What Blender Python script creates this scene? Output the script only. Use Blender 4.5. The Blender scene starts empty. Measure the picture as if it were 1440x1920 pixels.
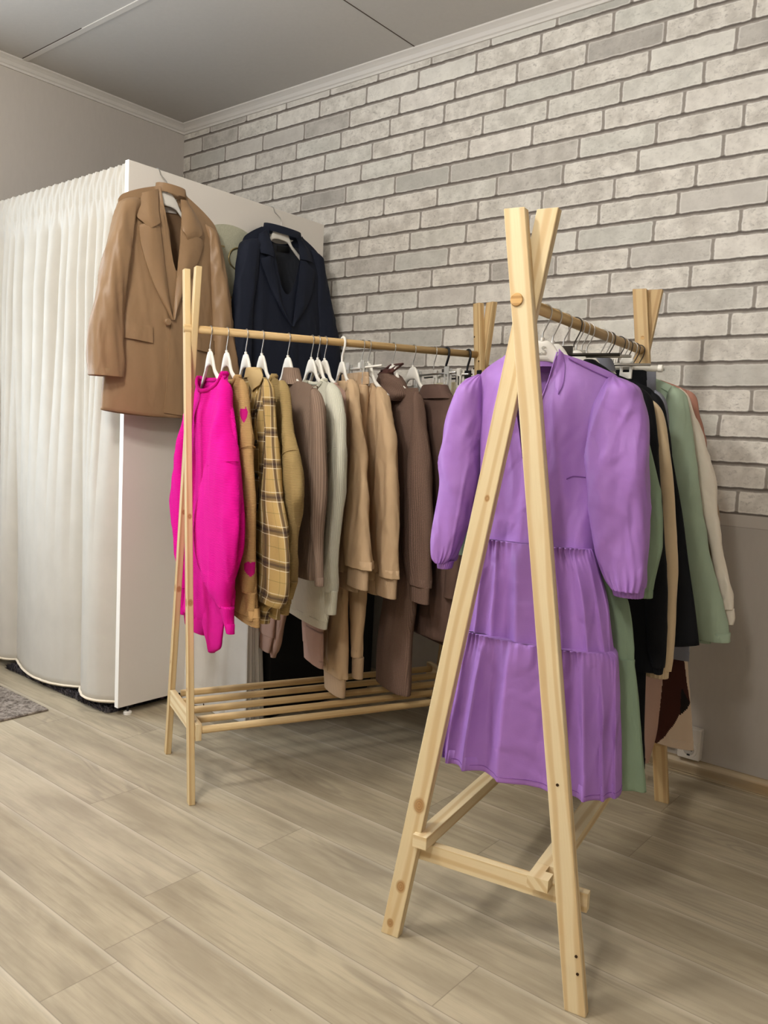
import bpy, bmesh, math, random
from math import sin, cos, pi, sqrt, radians
from mathutils import Vector, Matrix, noise

SC = bpy.context.scene
COL = SC.collection

# ------------------------------------------------------------------ camera
FPX = 1535.5                       # focal length in pixels of the 1440x1920 frame
YAW, PITCH, ROLL = -0.6847951, -0.09116877, 0.04959256
CAM = Vector((3.879, -2.855, 1.12))
ROOM_H = 2.76
_F = Vector((sin(YAW)*cos(PITCH), cos(YAW)*cos(PITCH), sin(PITCH)))
_R0 = _F.cross(Vector((0, 0, 1))).normalized()
_U0 = _R0.cross(_F)
_R = _R0*cos(ROLL) + _U0*sin(ROLL)
_U = -_R0*sin(ROLL) + _U0*cos(ROLL)

def ray(px, py):
    return _F + _R*((px-720)/FPX) - _U*((py-960)/FPX)

def proj(p):
    v = Vector(p) - CAM
    d = v.dot(_F)
    return 720 + FPX*v.dot(_R)/d, 960 - FPX*v.dot(_U)/d

def hit(px, py, p, n):
    d = ray(px, py)
    return CAM + d*((Vector(p)-CAM).dot(n)/d.dot(n))

def hit_z(px, py, z=0.0): return hit(px, py, (0, 0, z), Vector((0, 0, 1)))
def hit_x(px, py, x): return hit(px, py, (x, 0, 0), Vector((1, 0, 0)))
def hit_y(px, py, y): return hit(px, py, (0, y, 0), Vector((0, 1, 0)))

cd = bpy.data.cameras.new('camera')
cd.sensor_width = 36.0
cd.lens = FPX/1920*36.0
cd.clip_start = 0.05
co = bpy.data.objects.new('camera', cd)
COL.objects.link(co)
co.matrix_world = Matrix(((_R.x, _U.x, -_F.x, CAM.x), (_R.y, _U.y, -_F.y, CAM.y), (_R.z, _U.z, -_F.z, CAM.z), (0, 0, 0, 1)))
SC.camera = co
SC.view_settings.view_transform = 'Standard'
SC.view_settings.look = 'None'
SC.view_settings.gamma = 1
SC.view_settings.use_curve_mapping = False
SC.view_settings.exposure = 0.36

# ------------------------------------------------------------------ materials
def lin(c):
    if isinstance(c, str):
        c = [int(c[i:i+2], 16)/255 for i in (0, 2, 4)]
    return tuple((x/12.92 if x <= .04045 else ((x+.055)/1.055)**2.4) for x in c)

class N:
    """small helper for node graphs"""
    def __init__(s, name, rough=.8, spec=.3):
        s.m = bpy.data.materials.new(name); s.m.use_nodes = True
        s.t = s.m.node_tree; s.b = s.t.nodes['Principled BSDF']
        s.b.inputs['Roughness'].default_value = rough
        s.b.inputs['Specular IOR Level'].default_value = spec
    def n(s, typ, **kw):
        x = s.t.nodes.new(typ)
        for k, v in kw.items(): setattr(x, k, v)
        return x
    def l(s, a, b): s.t.links.new(a, b)
    def put(s, sock, v):
        if hasattr(v, 'is_output') or isinstance(v, bpy.types.NodeSocket): s.l(v, sock)
        elif isinstance(v, (tuple, list)) and sock.type == 'RGBA': sock.default_value = (*v[:3], 1)
        else: sock.default_value = v
    def math(s, op, a, b=None, c=None, clamp=False):
        x = s.n('ShaderNodeMath', operation=op, use_clamp=clamp)
        for i, v in enumerate((a, b, c)):
            if v is not None: s.put(x.inputs[i], v)
        return x.outputs[0]
    def mix(s, f, a, b, blend='MIX'):
        x = s.n('ShaderNodeMix', data_type='RGBA', blend_type=blend)
        s.put(x.inputs[0], f); s.put(x.inputs[6], a); s.put(x.inputs[7], b)
        return x.outputs[2]
    def ramp(s, f, lo, hi):      # smooth 0..1 between lo and hi
        x = s.n('ShaderNodeMapRange', interpolation_type='SMOOTHSTEP')
        s.put(x.inputs[0], f); s.put(x.inputs[1], lo); s.put(x.inputs[2], hi)
        return x.outputs[0]
    def coord(s, which='Object'):
        return s.n('ShaderNodeTexCoord').outputs[which]
    def mapping(s, v, scale=(1, 1, 1), loc=(0, 0, 0)):
        x = s.n('ShaderNodeMapping'); s.l(v, x.inputs[0])
        x.inputs['Scale'].default_value = scale; x.inputs['Location'].default_value = loc
        return x.outputs[0]
    def noise(s, v, scale, detail=3, rough=.5, dist=0, out=0):
        x = s.n('ShaderNodeTexNoise'); s.l(v, x.inputs['Vector'])
        x.inputs['Scale'].default_value = scale; x.inputs['Detail'].default_value = detail
        x.inputs['Roughness'].default_value = rough; x.inputs['Distortion'].default_value = dist
        return x.outputs[out]
    def bump(s, h, strength=.3, dist=.002):
        x = s.n('ShaderNodeBump'); s.put(x.inputs['Height'], h)
        x.inputs['Strength'].default_value = strength; x.inputs['Distance'].default_value = dist
        s.l(x.outputs[0], s.b.inputs['Normal'])
    def xyz(s, v):
        x = s.n('ShaderNodeSeparateXYZ'); s.l(v, x.inputs[0]); return x.outputs
    def comb(s, x_, y_, z_=0.0):
        x = s.n('ShaderNodeCombineXYZ')
        s.put(x.inputs[0], x_); s.put(x.inputs[1], y_); s.put(x.inputs[2], z_)
        return x.outputs[0]
    def color(s, v): s.put(s.b.inputs['Base Color'], v)

def smooth01(x): x = max(0, min(1, x)); return x*x*(3-2*x)

def plain(name, c, rough=.5, spec=.4, metal=0, noise_amt=.04, nscale=8):
    g = N(name, rough, spec); c = lin(c)
    g.b.inputs['Metallic'].default_value = metal
    f = g.noise(g.coord(), nscale, 4)
    d = tuple(x*(1-noise_amt*2) for x in c); e = tuple(min(1, x*(1+noise_amt*2)) for x in c)
    g.color(g.mix(f, d, e))
    return g.m

def fabric(name, c, rough=.9, spec=.2, rib=0, ribf=220, weave=1500, fuzz=0, melange=0, sheen=0, wrinkle=0, hor=False):
    """cloth: colour with fine variation, optional ribs (UV metres), melange flecks and thread bump"""
    g = N(name, rough, spec); c = lin(c)
    uv = g.coord('UV'); x, y, z = g.xyz(uv)
    big = g.noise(uv, 9, 3)
    fine = g.noise(uv, 420 if not fuzz else 240, 3, .6)
    d = tuple(v*.90 for v in c); e = tuple(min(1, v*1.08) for v in c)
    col = g.mix(big, d, e)
    if melange:
        k = g.ramp(fine, .35, .7)
        col = g.mix(k, tuple(v*(1-melange) for v in c), tuple(min(1, v*(1+melange)) for v in c))
    h = g.math('MULTIPLY', fine, .5 if not fuzz else 1.0)
    if rib:
        w = g.math('SINE', g.math('MULTIPLY', y if hor else x, ribf*2*pi))
        h = g.math('ADD', h, g.math('MULTIPLY', w, rib))
        dk = g.ramp(w, -1.0, -.2)
        col = g.mix(dk, g.mix(.35, col, (0, 0, 0)), col)
    g.color(col)
    if sheen:
        g.b.inputs['Sheen Weight'].default_value = sheen
        g.b.inputs['Sheen Roughness'].default_value = .5
    b1 = g.n('ShaderNodeBump'); g.put(b1.inputs['Height'], h)
    b1.inputs['Strength'].default_value = .35 if not fuzz else .5; b1.inputs['Distance'].default_value = .0012 if not fuzz else .0025
    if wrinkle:
        wv = g.mapping(uv, (1, .55, 1))
        def ridge(sc, dist):
            q = g.noise(wv, sc, 2, .5, dist)
            return g.math('SUBTRACT', 1.0, g.ramp(g.math('ABSOLUTE', g.math('SUBTRACT', q, .5)), 0.0, .22))
        wh = g.math('ADD', g.noise(wv, 9, 2, .45, .4), g.math('MULTIPLY', ridge(16, .35), .55))
        b2 = g.n('ShaderNodeBump'); g.put(b2.inputs['Height'], wh)
        b2.inputs['Strength'].default_value = min(1, wrinkle*2.0); b2.inputs['Distance'].default_value = .008
        g.l(b1.outputs[0], b2.inputs['Normal']); g.l(b2.outputs[0], g.b.inputs['Normal'])
    else: g.l(b1.outputs[0], g.b.inputs['Normal'])
    return g.m

def wood(name, base='E9D2A0', dark='D3B078', axis='UV', knots=(), rough=.55, seed=0.0, grain=1.0):
    """pine: grain runs along UV v (metres), knots are (u, v, radius)"""
    g = N(name, rough, .35); b = lin(base); d = lin(dark)
    uv = g.mapping(g.coord('UV'), (1, 1, 1), (seed, seed*3.7, 0))
    warp = g.noise(g.mapping(uv, (14, 1.6, 1)), 1.0, 2)
    x, y, z = g.xyz(uv)
    rr = g.math('ADD', g.math('MULTIPLY', x, 210.0*grain), g.math('MULTIPLY', warp, 9.0))
    ring = g.math('SINE', rr)
    ring = g.ramp(ring, -.2, 1.0)
    fine = g.noise(g.mapping(uv, (600, 14, 1)), 1.0, 3)
    mot = g.noise(g.mapping(uv, (20, 4, 1)), 1.0, 3)
    col = g.mix(g.math('MULTIPLY', ring, .85), b, d)
    col = g.mix(g.math('MULTIPLY', fine, .35), col, d)
    col = g.mix(g.math('MULTIPLY', g.ramp(mot, .55, .8), .35), col, lin('C89F64'))
    raw = g.coord('UV'); rx, ry, rz = g.xyz(raw)
    for (ku, kv, kr) in knots:
        dx = g.math('MULTIPLY', g.math('SUBTRACT', rx, ku), 1.0)
        dy = g.math('MULTIPLY', g.math('SUBTRACT', ry, kv), .75)
        dd = g.math('SQRT', g.math('ADD', g.math('MULTIPLY', dx, dx), g.math('MULTIPLY', dy, dy)))
        k = g.math('SUBTRACT', 1.0, g.ramp(dd, kr*.55, kr))
        rg = g.math('ADD', .75, g.math('MULTIPLY', g.math('SINE', g.math('MULTIPLY', dd, 1500.0)), .25))
        kc = g.mix(rg, lin('6E4A22'), lin('A97C48'))
        col = g.mix(g.math('MULTIPLY', k, .85), col, kc)
    g.color(col)
    g.bump(g.math('ADD', ring, fine), .12, .0008)
    return g.m

# ------------------------------------------------------------------ object helpers
def tag(o, label, cat, group=None, kind=None):
    if label: o['label'] = label
    if cat: o['category'] = cat
    if group: o['group'] = group
    if kind: o['kind'] = kind
    return o

def thing(name, loc, rz, label, cat, group=None):
    o = bpy.data.objects.new(name, None); COL.objects.link(o)
    o.empty_display_size = .05
    o.location = loc; o.rotation_euler = (0, 0, rz)
    return tag(o, label, cat, group)

def link(name, me, mats, parent=None, smooth=True):
    if not isinstance(mats, (list, tuple)): mats = [mats]
    for m in mats: me.materials.append(m)
    if smooth:
        for p in me.polygons: p.use_smooth = True
    o = bpy.data.objects.new(name, me); COL.objects.link(o)
    if parent is not None: o.parent = parent
    return o

def mesh_from(name, verts, faces, uvs=None, fmats=None, wrap=None):
    me = bpy.data.meshes.new(name)
    me.from_pydata([tuple(v) for v in verts], [], faces)
    me.update()
    if uvs:
        lay = me.uv_layers.new(name='UVMap')
        for p in me.polygons:
            q = [uvs[vi] for vi in p.vertices]
            if wrap and max(c[0] for c in q)-min(c[0] for c in q) > wrap*.5:
                q = [(c[0]+wrap, c[1]) if c[0] < wrap*.5 else c for c in q]
            for li, c in zip(p.loop_indices, q): lay.data[li].uv = c
    if fmats:
        for p, k in zip(me.polygons, fmats): p.material_index = k
    return me

def weighted(o, bev=0, seg=2, angle=40):
    if bev:
        m = o.modifiers.new('bevel', 'BEVEL'); m.width = bev; m.segments = seg; m.limit_method = 'ANGLE'; m.angle_limit = radians(30)
    return o

def box(name, lo, hi, mat, parent=None, bev=0, kind=None, uvaxis=None):
    """axis-aligned box in local metres, UV = metres (v along the longest side)"""
    x0, y0, z0 = lo; x1, y1, z1 = hi
    V = [(x0,y0,z0),(x1,y0,z0),(x1,y1,z0),(x0,y1,z0),(x0,y0,z1),(x1,y0,z1),(x1,y1,z1),(x0,y1,z1)]
    F = [(0,3,2,1),(4,5,6,7),(0,1,5,4),(1,2,6,5),(2,3,7,6),(3,0,4,7)]
    me = mesh_from(name, V, F)
    size = [x1-x0, y1-y0, z1-z0]
    la = size.index(max(size)) if uvaxis is None else uvaxis
    lay = me.uv_layers.new(name='UVMap')
    for p in me.polygons:
        na = max(range(3), key=lambda i: abs(p.normal[i]))
        ax = [i for i in range(3) if i != na]
        if la in ax: v_ax = la; u_ax = [i for i in ax if i != la][0]
        else: u_ax, v_ax = ax
        for li, vi in zip(p.loop_indices, p.vertices):
            c = V[vi]; lay.data[li].uv = (c[u_ax], c[v_ax])
    o = link(name, me, mat, parent, smooth=False)
    if bev: weighted(o, bev)
    if kind: o['kind'] = kind
    return o

def beam(name, a, b, w, t, side, mat, parent=None, bev=.0015, cut='flat', v0=0.0):
    """straight timber from a to b; w = size along 'side', t = the other size; ends cut level"""
    a = Vector(a); b = Vector(b); L = (b-a).length; d = (b-a)/L
    s = Vector(side).normalized(); s2 = (s - d*s.dot(d)).normalized(); t2 = d.cross(s2)
    verts = []; faces = []; uvs = []
    vert = abs(d.z) > .5
    for end, base in ((0, a), (1, b)):
        for sx, sy in ((-1,-1),(1,-1),(1,1),(-1,1)):
            p = base + s2*(sx*w/2) + t2*(sy*t/2)
            if vert and cut == 'flat':       # slide along the axis until level with the end
                p = p + d*((base.z-p.z)/d.z)
            verts.append(p)
    q = [(0,3,2,1),(4,5,6,7),(0,1,5,4),(1,2,6,5),(2,3,7,6),(3,0,4,7)]
    me = mesh_from(name, verts, q)
    lay = me.uv_layers.new(name='UVMap')
    for p in me.polygons:
        for li, vi in zip(p.loop_indices, p.vertices):
            c = verts[vi]-a
            u = c.dot(s2) if abs(p.normal.dot(t2)) > .5 or abs(p.normal.dot(d)) > .7 else c.dot(t2)+.1
            lay.data[li].uv = (u, c.dot(d)+v0)
    o = link(name, me, mat, parent, smooth=False)
    weighted(o, bev, 1)
    return o

def catmull(pts, n):
    """pts: list of equal-length tuples; returns n+1 samples, monotone param by index"""
    out = []; m = len(pts)-1
    for i in range(n+1):
        x = i/n*m; k = min(int(x), m-1); t = x-k
        p0 = pts[max(k-1, 0)]; p1 = pts[k]; p2 = pts[k+1]; p3 = pts[min(k+2, m)]
        r = []
        for a, b, c, d in zip(p0, p1, p2, p3):
            r.append(.5*((2*b)+(c-a)*t+(2*a-5*b+4*c-d)*t*t+(3*b-a-3*c+d)*t**3))
        out.append(tuple(r))
    return out

def wire(name, pts, r, mat, parent=None, n=40, seg=10, closed=False, sub=True, r2=None):
    """round tube through points"""
    P = [Vector(p) for p in (catmull([tuple(p) for p in pts], n) if sub else pts)]
    if closed: P = P[:-1] if (P[0]-P[-1]).length < 1e-6 else P
    verts = []; faces = []; uvs = []; m = len(P)
    prev = None; L = 0
    for i, p in enumerate(P):
        if closed: d = (P[(i+1) % m]-P[i-1]).normalized()
        else: d = (P[min(i+1, m-1)]-P[max(i-1, 0)]).normalized()
        if prev is None:
            ref = Vector((0, 1, 0)) if abs(d.y) < .8 else Vector((1, 0, 0))
            s = (ref-d*ref.dot(d)).normalized()
        else:
            s = (prev-d*prev.dot(d)).normalized()
        prev = s; q = d.cross(s)
        if i: L += (p-P[i-1]).length
        rr = r if not callable(r) else r(i/(m-1))
        for k in range(seg):
            a = 2*pi*k/seg
            verts.append(p + s*cos(a)*rr + q*sin(a)*(r2 or rr)); uvs.append((a*rr, L))
    R = m if closed else m-1
    for i in range(R):
        for k in range(seg):
            a = i*seg+k; b = i*seg+(k+1) % seg; i2 = ((i+1) % m)*seg
            faces.append((a, b, i2+(k+1) % seg, i2+k))
    if not closed:
        faces.append(tuple(range(seg))[::-1]); faces.append(tuple(range((m-1)*seg, m*seg)))
    me = mesh_from(name, verts, faces, uvs)
    return link(name, me, mat, parent)

def disc(name, c, nrm, r, depth, mat, parent=None, seg=24, bev=0):
    """short cylinder centred at c"""
    c = Vector(c); d = Vector(nrm).normalized()
    ref = Vector((0, 0, 1)) if abs(d.z) < .8 else Vector((1, 0, 0))
    s = (ref-d*ref.dot(d)).normalized(); q = d.cross(s)
    V = []; F = []; UV = []
    prof = [(-depth/2, r), (depth/2-bev, r), (depth/2, r-bev)] if bev else [(-depth/2, r), (depth/2, r)]
    for h, rr in prof:
        for k in range(seg):
            a = 2*pi*k/seg; V.append(c+d*h+s*cos(a)*rr+q*sin(a)*rr); UV.append((cos(a)*rr, sin(a)*rr))
    m = len(prof)
    for i in range(m-1):
        for k in range(seg): F.append((i*seg+k, i*seg+(k+1) % seg, (i+1)*seg+(k+1) % seg, (i+1)*seg+k))
    F.append(tuple(range(seg))[::-1]); F.append(tuple(range((m-1)*seg, m*seg)))
    return link(name, mesh_from(name, V, F, UV), mat, parent, smooth=False)

# ------------------------------------------------------------------ surface materials
def brick_mat():
    g = N('brick_wallpaper', .75, .25)
    HR, BL = .0838, .292
    x, y, z = g.xyz(g.coord())
    wob = g.noise(g.coord(), 26, 3, .6, 0, 1); wx, wy, wz = g.xyz(wob)
    z2 = g.math('ADD', z, g.math('MULTIPLY', g.math('SUBTRACT', wz, .5), .008))
    x2 = g.math('ADD', x, g.math('MULTIPLY', g.math('SUBTRACT', wx, .5), .010))
    rz = g.math('DIVIDE', g.math('SUBTRACT', z2, .914), HR)
    row = g.math('FLOOR', rz); fz = g.math('SUBTRACT', rz, row)
    rn = g.n('ShaderNodeTexWhiteNoise', noise_dimensions='1D'); g.put(rn.inputs['W'], row)
    off = g.math('ADD', g.math('MULTIPLY', row, -.073), g.math('MULTIPLY', rn.outputs[0], .03))
    rx = g.math('DIVIDE', g.math('ADD', g.math('SUBTRACT', x2, 3.095-8*.073-.015), off), BL)
    colm = g.math('FLOOR', rx); fx = g.math('SUBTRACT', rx, colm)
    cell = g.n('ShaderNodeTexWhiteNoise', noise_dimensions='2D'); g.l(g.comb(row, colm), cell.inputs['Vector'])
    rv, rg, rb = g.xyz(cell.outputs[1])
    # distances (metres) to brick edges
    dzb = g.math('MULTIPLY', g.math('SUBTRACT', fz, .185), HR)
    dzt = g.math('MULTIPLY', g.math('SUBTRACT', 1.0, fz), HR)
    dx = g.math('SUBTRACT', g.math('MULTIPLY', g.math('MINIMUM', fx, g.math('SUBTRACT', 1.0, fx)), BL), .0068)
    dz = g.math('MINIMUM', dzb, dzt)
    d = g.math('SMOOTH_MIN', dx, dz, .012)
    mask = g.ramp(d, -.0035, .001)
    # brick face
    m1 = g.noise(g.coord(), 14, 5, .62); m2 = g.noise(g.mapping(g.coord(), (1, 1, 1.7)), 48, 5, .7, .6); m3 = g.noise(g.coord(), 6, 2)
    base = g.mix(g.ramp(m1, .3, .7), lin('BEB8AE'), lin('E3DED4'))
    base = g.mix(g.math('MULTIPLY', g.ramp(rv, .70, 1.0), .60), base, lin('8F8A84'))
    base = g.mix(g.math('MULTIPLY', g.ramp(m2, .50, .72), .75), base, lin('9C958D'))
    base = g.mix(g.math('MULTIPLY', g.ramp(rg, .5, 1.0), .35), base, lin('C6C9C0'))
    base = g.mix(g.math('MULTIPLY', g.ramp(rb, .6, 1.0), .4), base, lin('E6E1D8'))
    v = g.n('ShaderNodeTexVoronoi', feature='DISTANCE_TO_EDGE')
    g.l(g.mix(.35, g.coord(), wob), v.inputs['Vector']); v.inputs['Scale'].default_value = 11
    crack = g.math('MULTIPLY', g.math('SUBTRACT', 1.0, g.ramp(v.outputs[0], .0, .018)), g.ramp(m3, .52, .66))
    base = g.mix(g.math('MULTIPLY', crack, .6), base, lin('7D766F'))
    edge = g.math('SUBTRACT', 1.0, g.ramp(d, .0, .005))
    base = g.mix(g.math('MULTIPLY', edge, .45), base, lin('EAE6DE'))
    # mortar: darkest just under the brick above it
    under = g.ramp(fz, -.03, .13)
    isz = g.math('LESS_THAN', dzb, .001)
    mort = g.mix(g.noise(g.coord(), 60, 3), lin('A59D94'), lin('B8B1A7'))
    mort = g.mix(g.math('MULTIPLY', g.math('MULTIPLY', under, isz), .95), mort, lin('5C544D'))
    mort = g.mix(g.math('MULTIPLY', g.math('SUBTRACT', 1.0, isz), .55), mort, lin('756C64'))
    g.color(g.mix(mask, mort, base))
    g.bump(g.math('ADD', g.noise(g.coord(), 300, 2), g.math('MULTIPLY', mask, .6)), .15, .001)
    return g.m

def wall_mat(name, c, strip=None):
    g = N(name, .85, .2); c = lin(c)
    n1 = g.noise(g.mapping(g.coord(), (1, 1, .25)), 60, 4, .6); n2 = g.noise(g.coord(), 160, 3)
    col = g.mix(n1, tuple(v*.95 for v in c), tuple(v*1.04 for v in c))
    if strip:
        x, y, z = g.xyz(g.coord())
        k = g.math('GREATER_THAN', z, strip)
        col = g.mix(g.math('MULTIPLY', k, .22), col, lin('D2CBC0'))
        e = g.math('SUBTRACT', 1.0, g.ramp(g.math('ABSOLUTE', g.math('SUBTRACT', z, strip)), 0.0, .0022))
        col = g.mix(g.math('MULTIPLY', e, .45), col, lin('6F685F'))
    g.color(col)
    g.bump(g.math('ADD', n2, n1), .18, .0012)
    return g.m

def floor_mat():
    g = N('plank_linoleum', .42, .35)
    x, y, z = g.xyz(g.coord())
    PW, PL = .172, 1.25
    ry = g.math('DIVIDE', g.math('ADD', y, 1.578), PW); row = g.math('FLOOR', ry); fy = g.math('SUBTRACT', ry, row)
    wn = g.n('ShaderNodeTexWhiteNoise', noise_dimensions='1D'); g.put(wn.inputs['W'], row)
    rx = g.math('ADD', g.math('DIVIDE', x, PL), wn.outputs[0]); cl = g.math('FLOOR', rx); fx = g.math('SUBTRACT', rx, cl)
    cell = g.n('ShaderNodeTexWhiteNoise', noise_dimensions='2D'); g.l(g.comb(row, cl), cell.inputs['Vector'])
    cr, cg, cb = g.xyz(cell.outputs[1])
    # local plank coordinates, jumped per plank
    lx = g.math('ADD', x, g.math('MULTIPLY', cr, 37.0)); ly = g.math('ADD', y, g.math('MULTIPLY', cg, 19.0))
    P = g.comb(lx, ly)
    warp = g.noise(g.mapping(P, (1.5, 7, 1)), 1.0, 2, .5, .5)
    ring = g.math('SINE', g.math('ADD', g.math('MULTIPLY', warp, 85.0), g.math('MULTIPLY', ly, 40.0)))
    zone = g.ramp(g.noise(g.mapping(P, (1.3, 5, 1)), 1.0, 2), .50, .66)
    ring = g.math('MULTIPLY', g.ramp(ring, -.3, 1.0), zone)
    streak = g.noise(g.mapping(P, (3, 70, 1)), 1.0, 5, .65)
    mott = g.noise(g.mapping(P, (2.2, 9, 1)), 1.0, 4, .6)
    fine = g.noise(g.mapping(P, (14, 260, 1)), 1.0, 3, .6)
    c = g.mix(g.ramp(mott, .3, .7), lin('94876F'), lin('B8AB90'))
    c = g.mix(g.math('MULTIPLY', g.ramp(streak, .45, .75), .55), c, lin('857965'))
    c = g.mix(g.math('MULTIPLY', ring, .45), c, lin('7C705F'))
    c = g.mix(g.math('MULTIPLY', g.ramp(fine, .5, .8), .3), c, lin('8C7E68'))
    c = g.mix(g.math('MULTIPLY', cb, .15), c, lin('CBC1B0'))
    ey = g.math('MULTIPLY', g.math('MINIMUM', fy, g.math('SUBTRACT', 1.0, fy)), PW)
    ex = g.math('MULTIPLY', g.math('MINIMUM', fx, g.math('SUBTRACT', 1.0, fx)), PL)
    e = g.math('SUBTRACT', 1.0, g.ramp(g.math('MINIMUM', ex, ey), .0002, .0020))
    lt = g.math('SUBTRACT', 1.0, g.ramp(g.math('MULTIPLY', g.math('SUBTRACT', 1.0, fy), PW), .0, .022))
    c = g.mix(g.math('MULTIPLY', lt, .30), c, lin('E0D7C4'))
    c = g.mix(g.math('MULTIPLY', e, .55), c, lin('6E6252'))
    sp = g.n('ShaderNodeTexVoronoi'); g.l(g.coord(), sp.inputs['Vector']); sp.inputs['Scale'].default_value = 3.2
    g.color(g.mix(g.math('MULTIPLY', g.math('LESS_THAN', sp.outputs[0], .011), .8), c, lin('3A2C1E')))
    g.put(g.b.inputs['Roughness'], g.math('ADD', .36, g.math('MULTIPLY', streak, .2)))
    g.bump(g.math('SUBTRACT', g.math('MULTIPLY', streak, .6), e), .2, .0008)
    return g.m

def rug_mat(name, a, b, scale=140):
    g = N(name, 1.0, .05)
    f = g.noise(g.coord(), scale, 4, .75); f2 = g.noise(g.coord(), scale*.4, 3, .7)
    g.color(g.mix(g.ramp(g.math('ADD', g.math('MULTIPLY', f, .6), g.math('MULTIPLY', f2, .4)), .38, .62), lin(a), lin(b)))
    g.bump(f, .9, .006)
    return g.m

BRICK = brick_mat()
WALL_LOW = wall_mat('greige_wallpaper', 'A9A299', strip=.880)
WALL_L = wall_mat('grey_wallpaper', 'C0B9B1')
CEIL = wall_mat('ceiling_board', 'C2BEB8')
WHITE_TRIM = plain('white_trim_paint', 'D2CDC6', .45, .4, noise_amt=.02)
FLOOR = floor_mat()
SKIRT_M = wood('oak_skirting', 'B09F83', '857358', seed=2.0, rough=.45, grain=.6)
PANEL_M = plain('white_laminate', 'D6D0C7', .35, .4, noise_amt=.012, nscale=3)
PLASTIC = plain('white_plastic', 'E4E0D6', .35, .45, noise_amt=.01)
METAL = plain('steel_wire', 'B9B6B0', .28, .5, metal=1, noise_amt=.02)
DARKMETAL = plain('dark_wire', '4A4642', .3, .5, metal=1, noise_amt=.02)
BLACKPL = plain('black_plastic', '17171A', .4, .4, noise_amt=.02)

# ------------------------------------------------------------------ room shell
RX, RY = 5.4, -5.2
def plane_obj(name, corners, mat):
    me = mesh_from(name, corners, [(0, 1, 2, 3)])
    o = link(name, me, mat, smooth=False); o['kind'] = 'structure'; return o

def wall_box(name, lo, hi, mat):
    o = box(name, lo, hi, mat); o['kind'] = 'structure'; return o

wall_box('floor', (-.1, RY-.1, -.1), (RX+.1, .1, 0), FLOOR)
wall_box('ceiling', (-.1, RY-.1, ROOM_H), (RX+.1, .1, ROOM_H+.1), CEIL)
# brick-papered wall above, plain paper below: one wall, two papers
vb = [(-.1,0,0),(RX+.1,0,0),(RX+.1,0,.921),(-.1,0,.921),(RX+.1,0,ROOM_H),(-.1,0,ROOM_H),(-.1,.1,0),(RX+.1,.1,0),(RX+.1,.1,ROOM_H),(-.1,.1,ROOM_H)]
me = mesh_from('wall_back', vb, [(0,1,2,3),(3,2,4,5),(7,6,9,8),(6,0,3,5,9),(1,7,8,4,2),(5,4,8,9),(6,7,1,0)], fmats=[0,1,0,0,0,0,0])
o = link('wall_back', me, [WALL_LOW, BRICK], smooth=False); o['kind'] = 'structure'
# left wall with the shop window (out of the picture, towards the viewer)
WY0, WY1, WZ0, WZ1 = -3.5, -1.55, .75, 2.30
wl = [(-.1, RY, 0), (0, 0, ROOM_H)]
bmv = []; bmf = []
def addbox(lo, hi):
    i = len(bmv); x0, y0, z0 = lo; x1, y1, z1 = hi
    bmv.extend([(x0,y0,z0),(x1,y0,z0),(x1,y1,z0),(x0,y1,z0),(x0,y0,z1),(x1,y0,z1),(x1,y1,z1),(x0,y1,z1)])
    bmf.extend([tuple(i+k for k in f) for f in ((0,3,2,1),(4,5,6,7),(0,1,5,4),(1,2,6,5),(2,3,7,6),(3,0,4,7))])
addbox((-.1, RY, 0), (0, WY0, ROOM_H)); addbox((-.1, WY1, 0), (0, 0, ROOM_H))
addbox((-.1, WY0, 0), (0, WY1, WZ0)); addbox((-.1, WY0, WZ1), (0, WY1, ROOM_H))
o = link('wall_left', mesh_from('wall_left', bmv, bmf), WALL_L, smooth=False); o['kind'] = 'structure'
wall_box('wall_right', (RX, RY, 0), (RX+.1, 0, ROOM_H), WALL_L)
wall_box('wall_front', (-.1, RY-.1, 0), (RX+.1, RY, ROOM_H), WALL_L)
# window frame
bmv = []; bmf = []
for lo, hi in (((-.08, WY0, WZ0), (-.02, WY0+.06, WZ1)), ((-.08, WY1-.06, WZ0), (-.02, WY1, WZ1)),
               ((-.08, WY0, WZ0), (-.02, WY1, WZ0+.06)), ((-.08, WY0, WZ1-.06), (-.02, WY1, WZ1)),
               ((-.08, -2.56, WZ0), (-.02, -2.50, WZ1))): addbox(lo, hi)
o = link('window_1', mesh_from('window_1', bmv, bmf), WHITE_TRIM, smooth=False); o['kind'] = 'structure'

# crown mouldings
def moulding(name, a, b, inward, mat, prof, kind=True):
    """prof: (distance from wall, z) points, extruded from a to b"""
    a = Vector(a); b = Vector(b); iv = Vector(inward)
    V = []; F = []; m = len(prof)
    for e in (a, b):
        for (d, z) in prof: V.append(Vector((e.x, e.y, 0))+iv*d+Vector((0, 0, z)))
    for k in range(m): F.append((k, (k+1) % m, m+(k+1) % m, m+k))
    F.append(tuple(range(m))[::-1]); F.append(tuple(range(m, 2*m)))
    UV = []
    for e in (0, 1):
        acc = 0
        for k in range(m):
            UV.append((acc, (b-a).length*e)); acc += .02
    o = link(name, mesh_from(name, V, F, UV), mat, smooth=False)
    o['kind'] = 'structure'
    return o
H = ROOM_H
crown = [(0, H), (.042, H), (.042, H-.006), (.032, H-.012), (.022, H-.020), (.014, H-.032), (.008, H-.036), (.008, H-.046), (0, H-.046)]
moulding('trim_1', (0, 0, 0), (RX, 0, 0), (0, -1, 0), WHITE_TRIM, crown)
moulding('trim_2', (0, RY, 0), (0, 0, 0), (1, 0, 0), WHITE_TRIM, crown)
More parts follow.
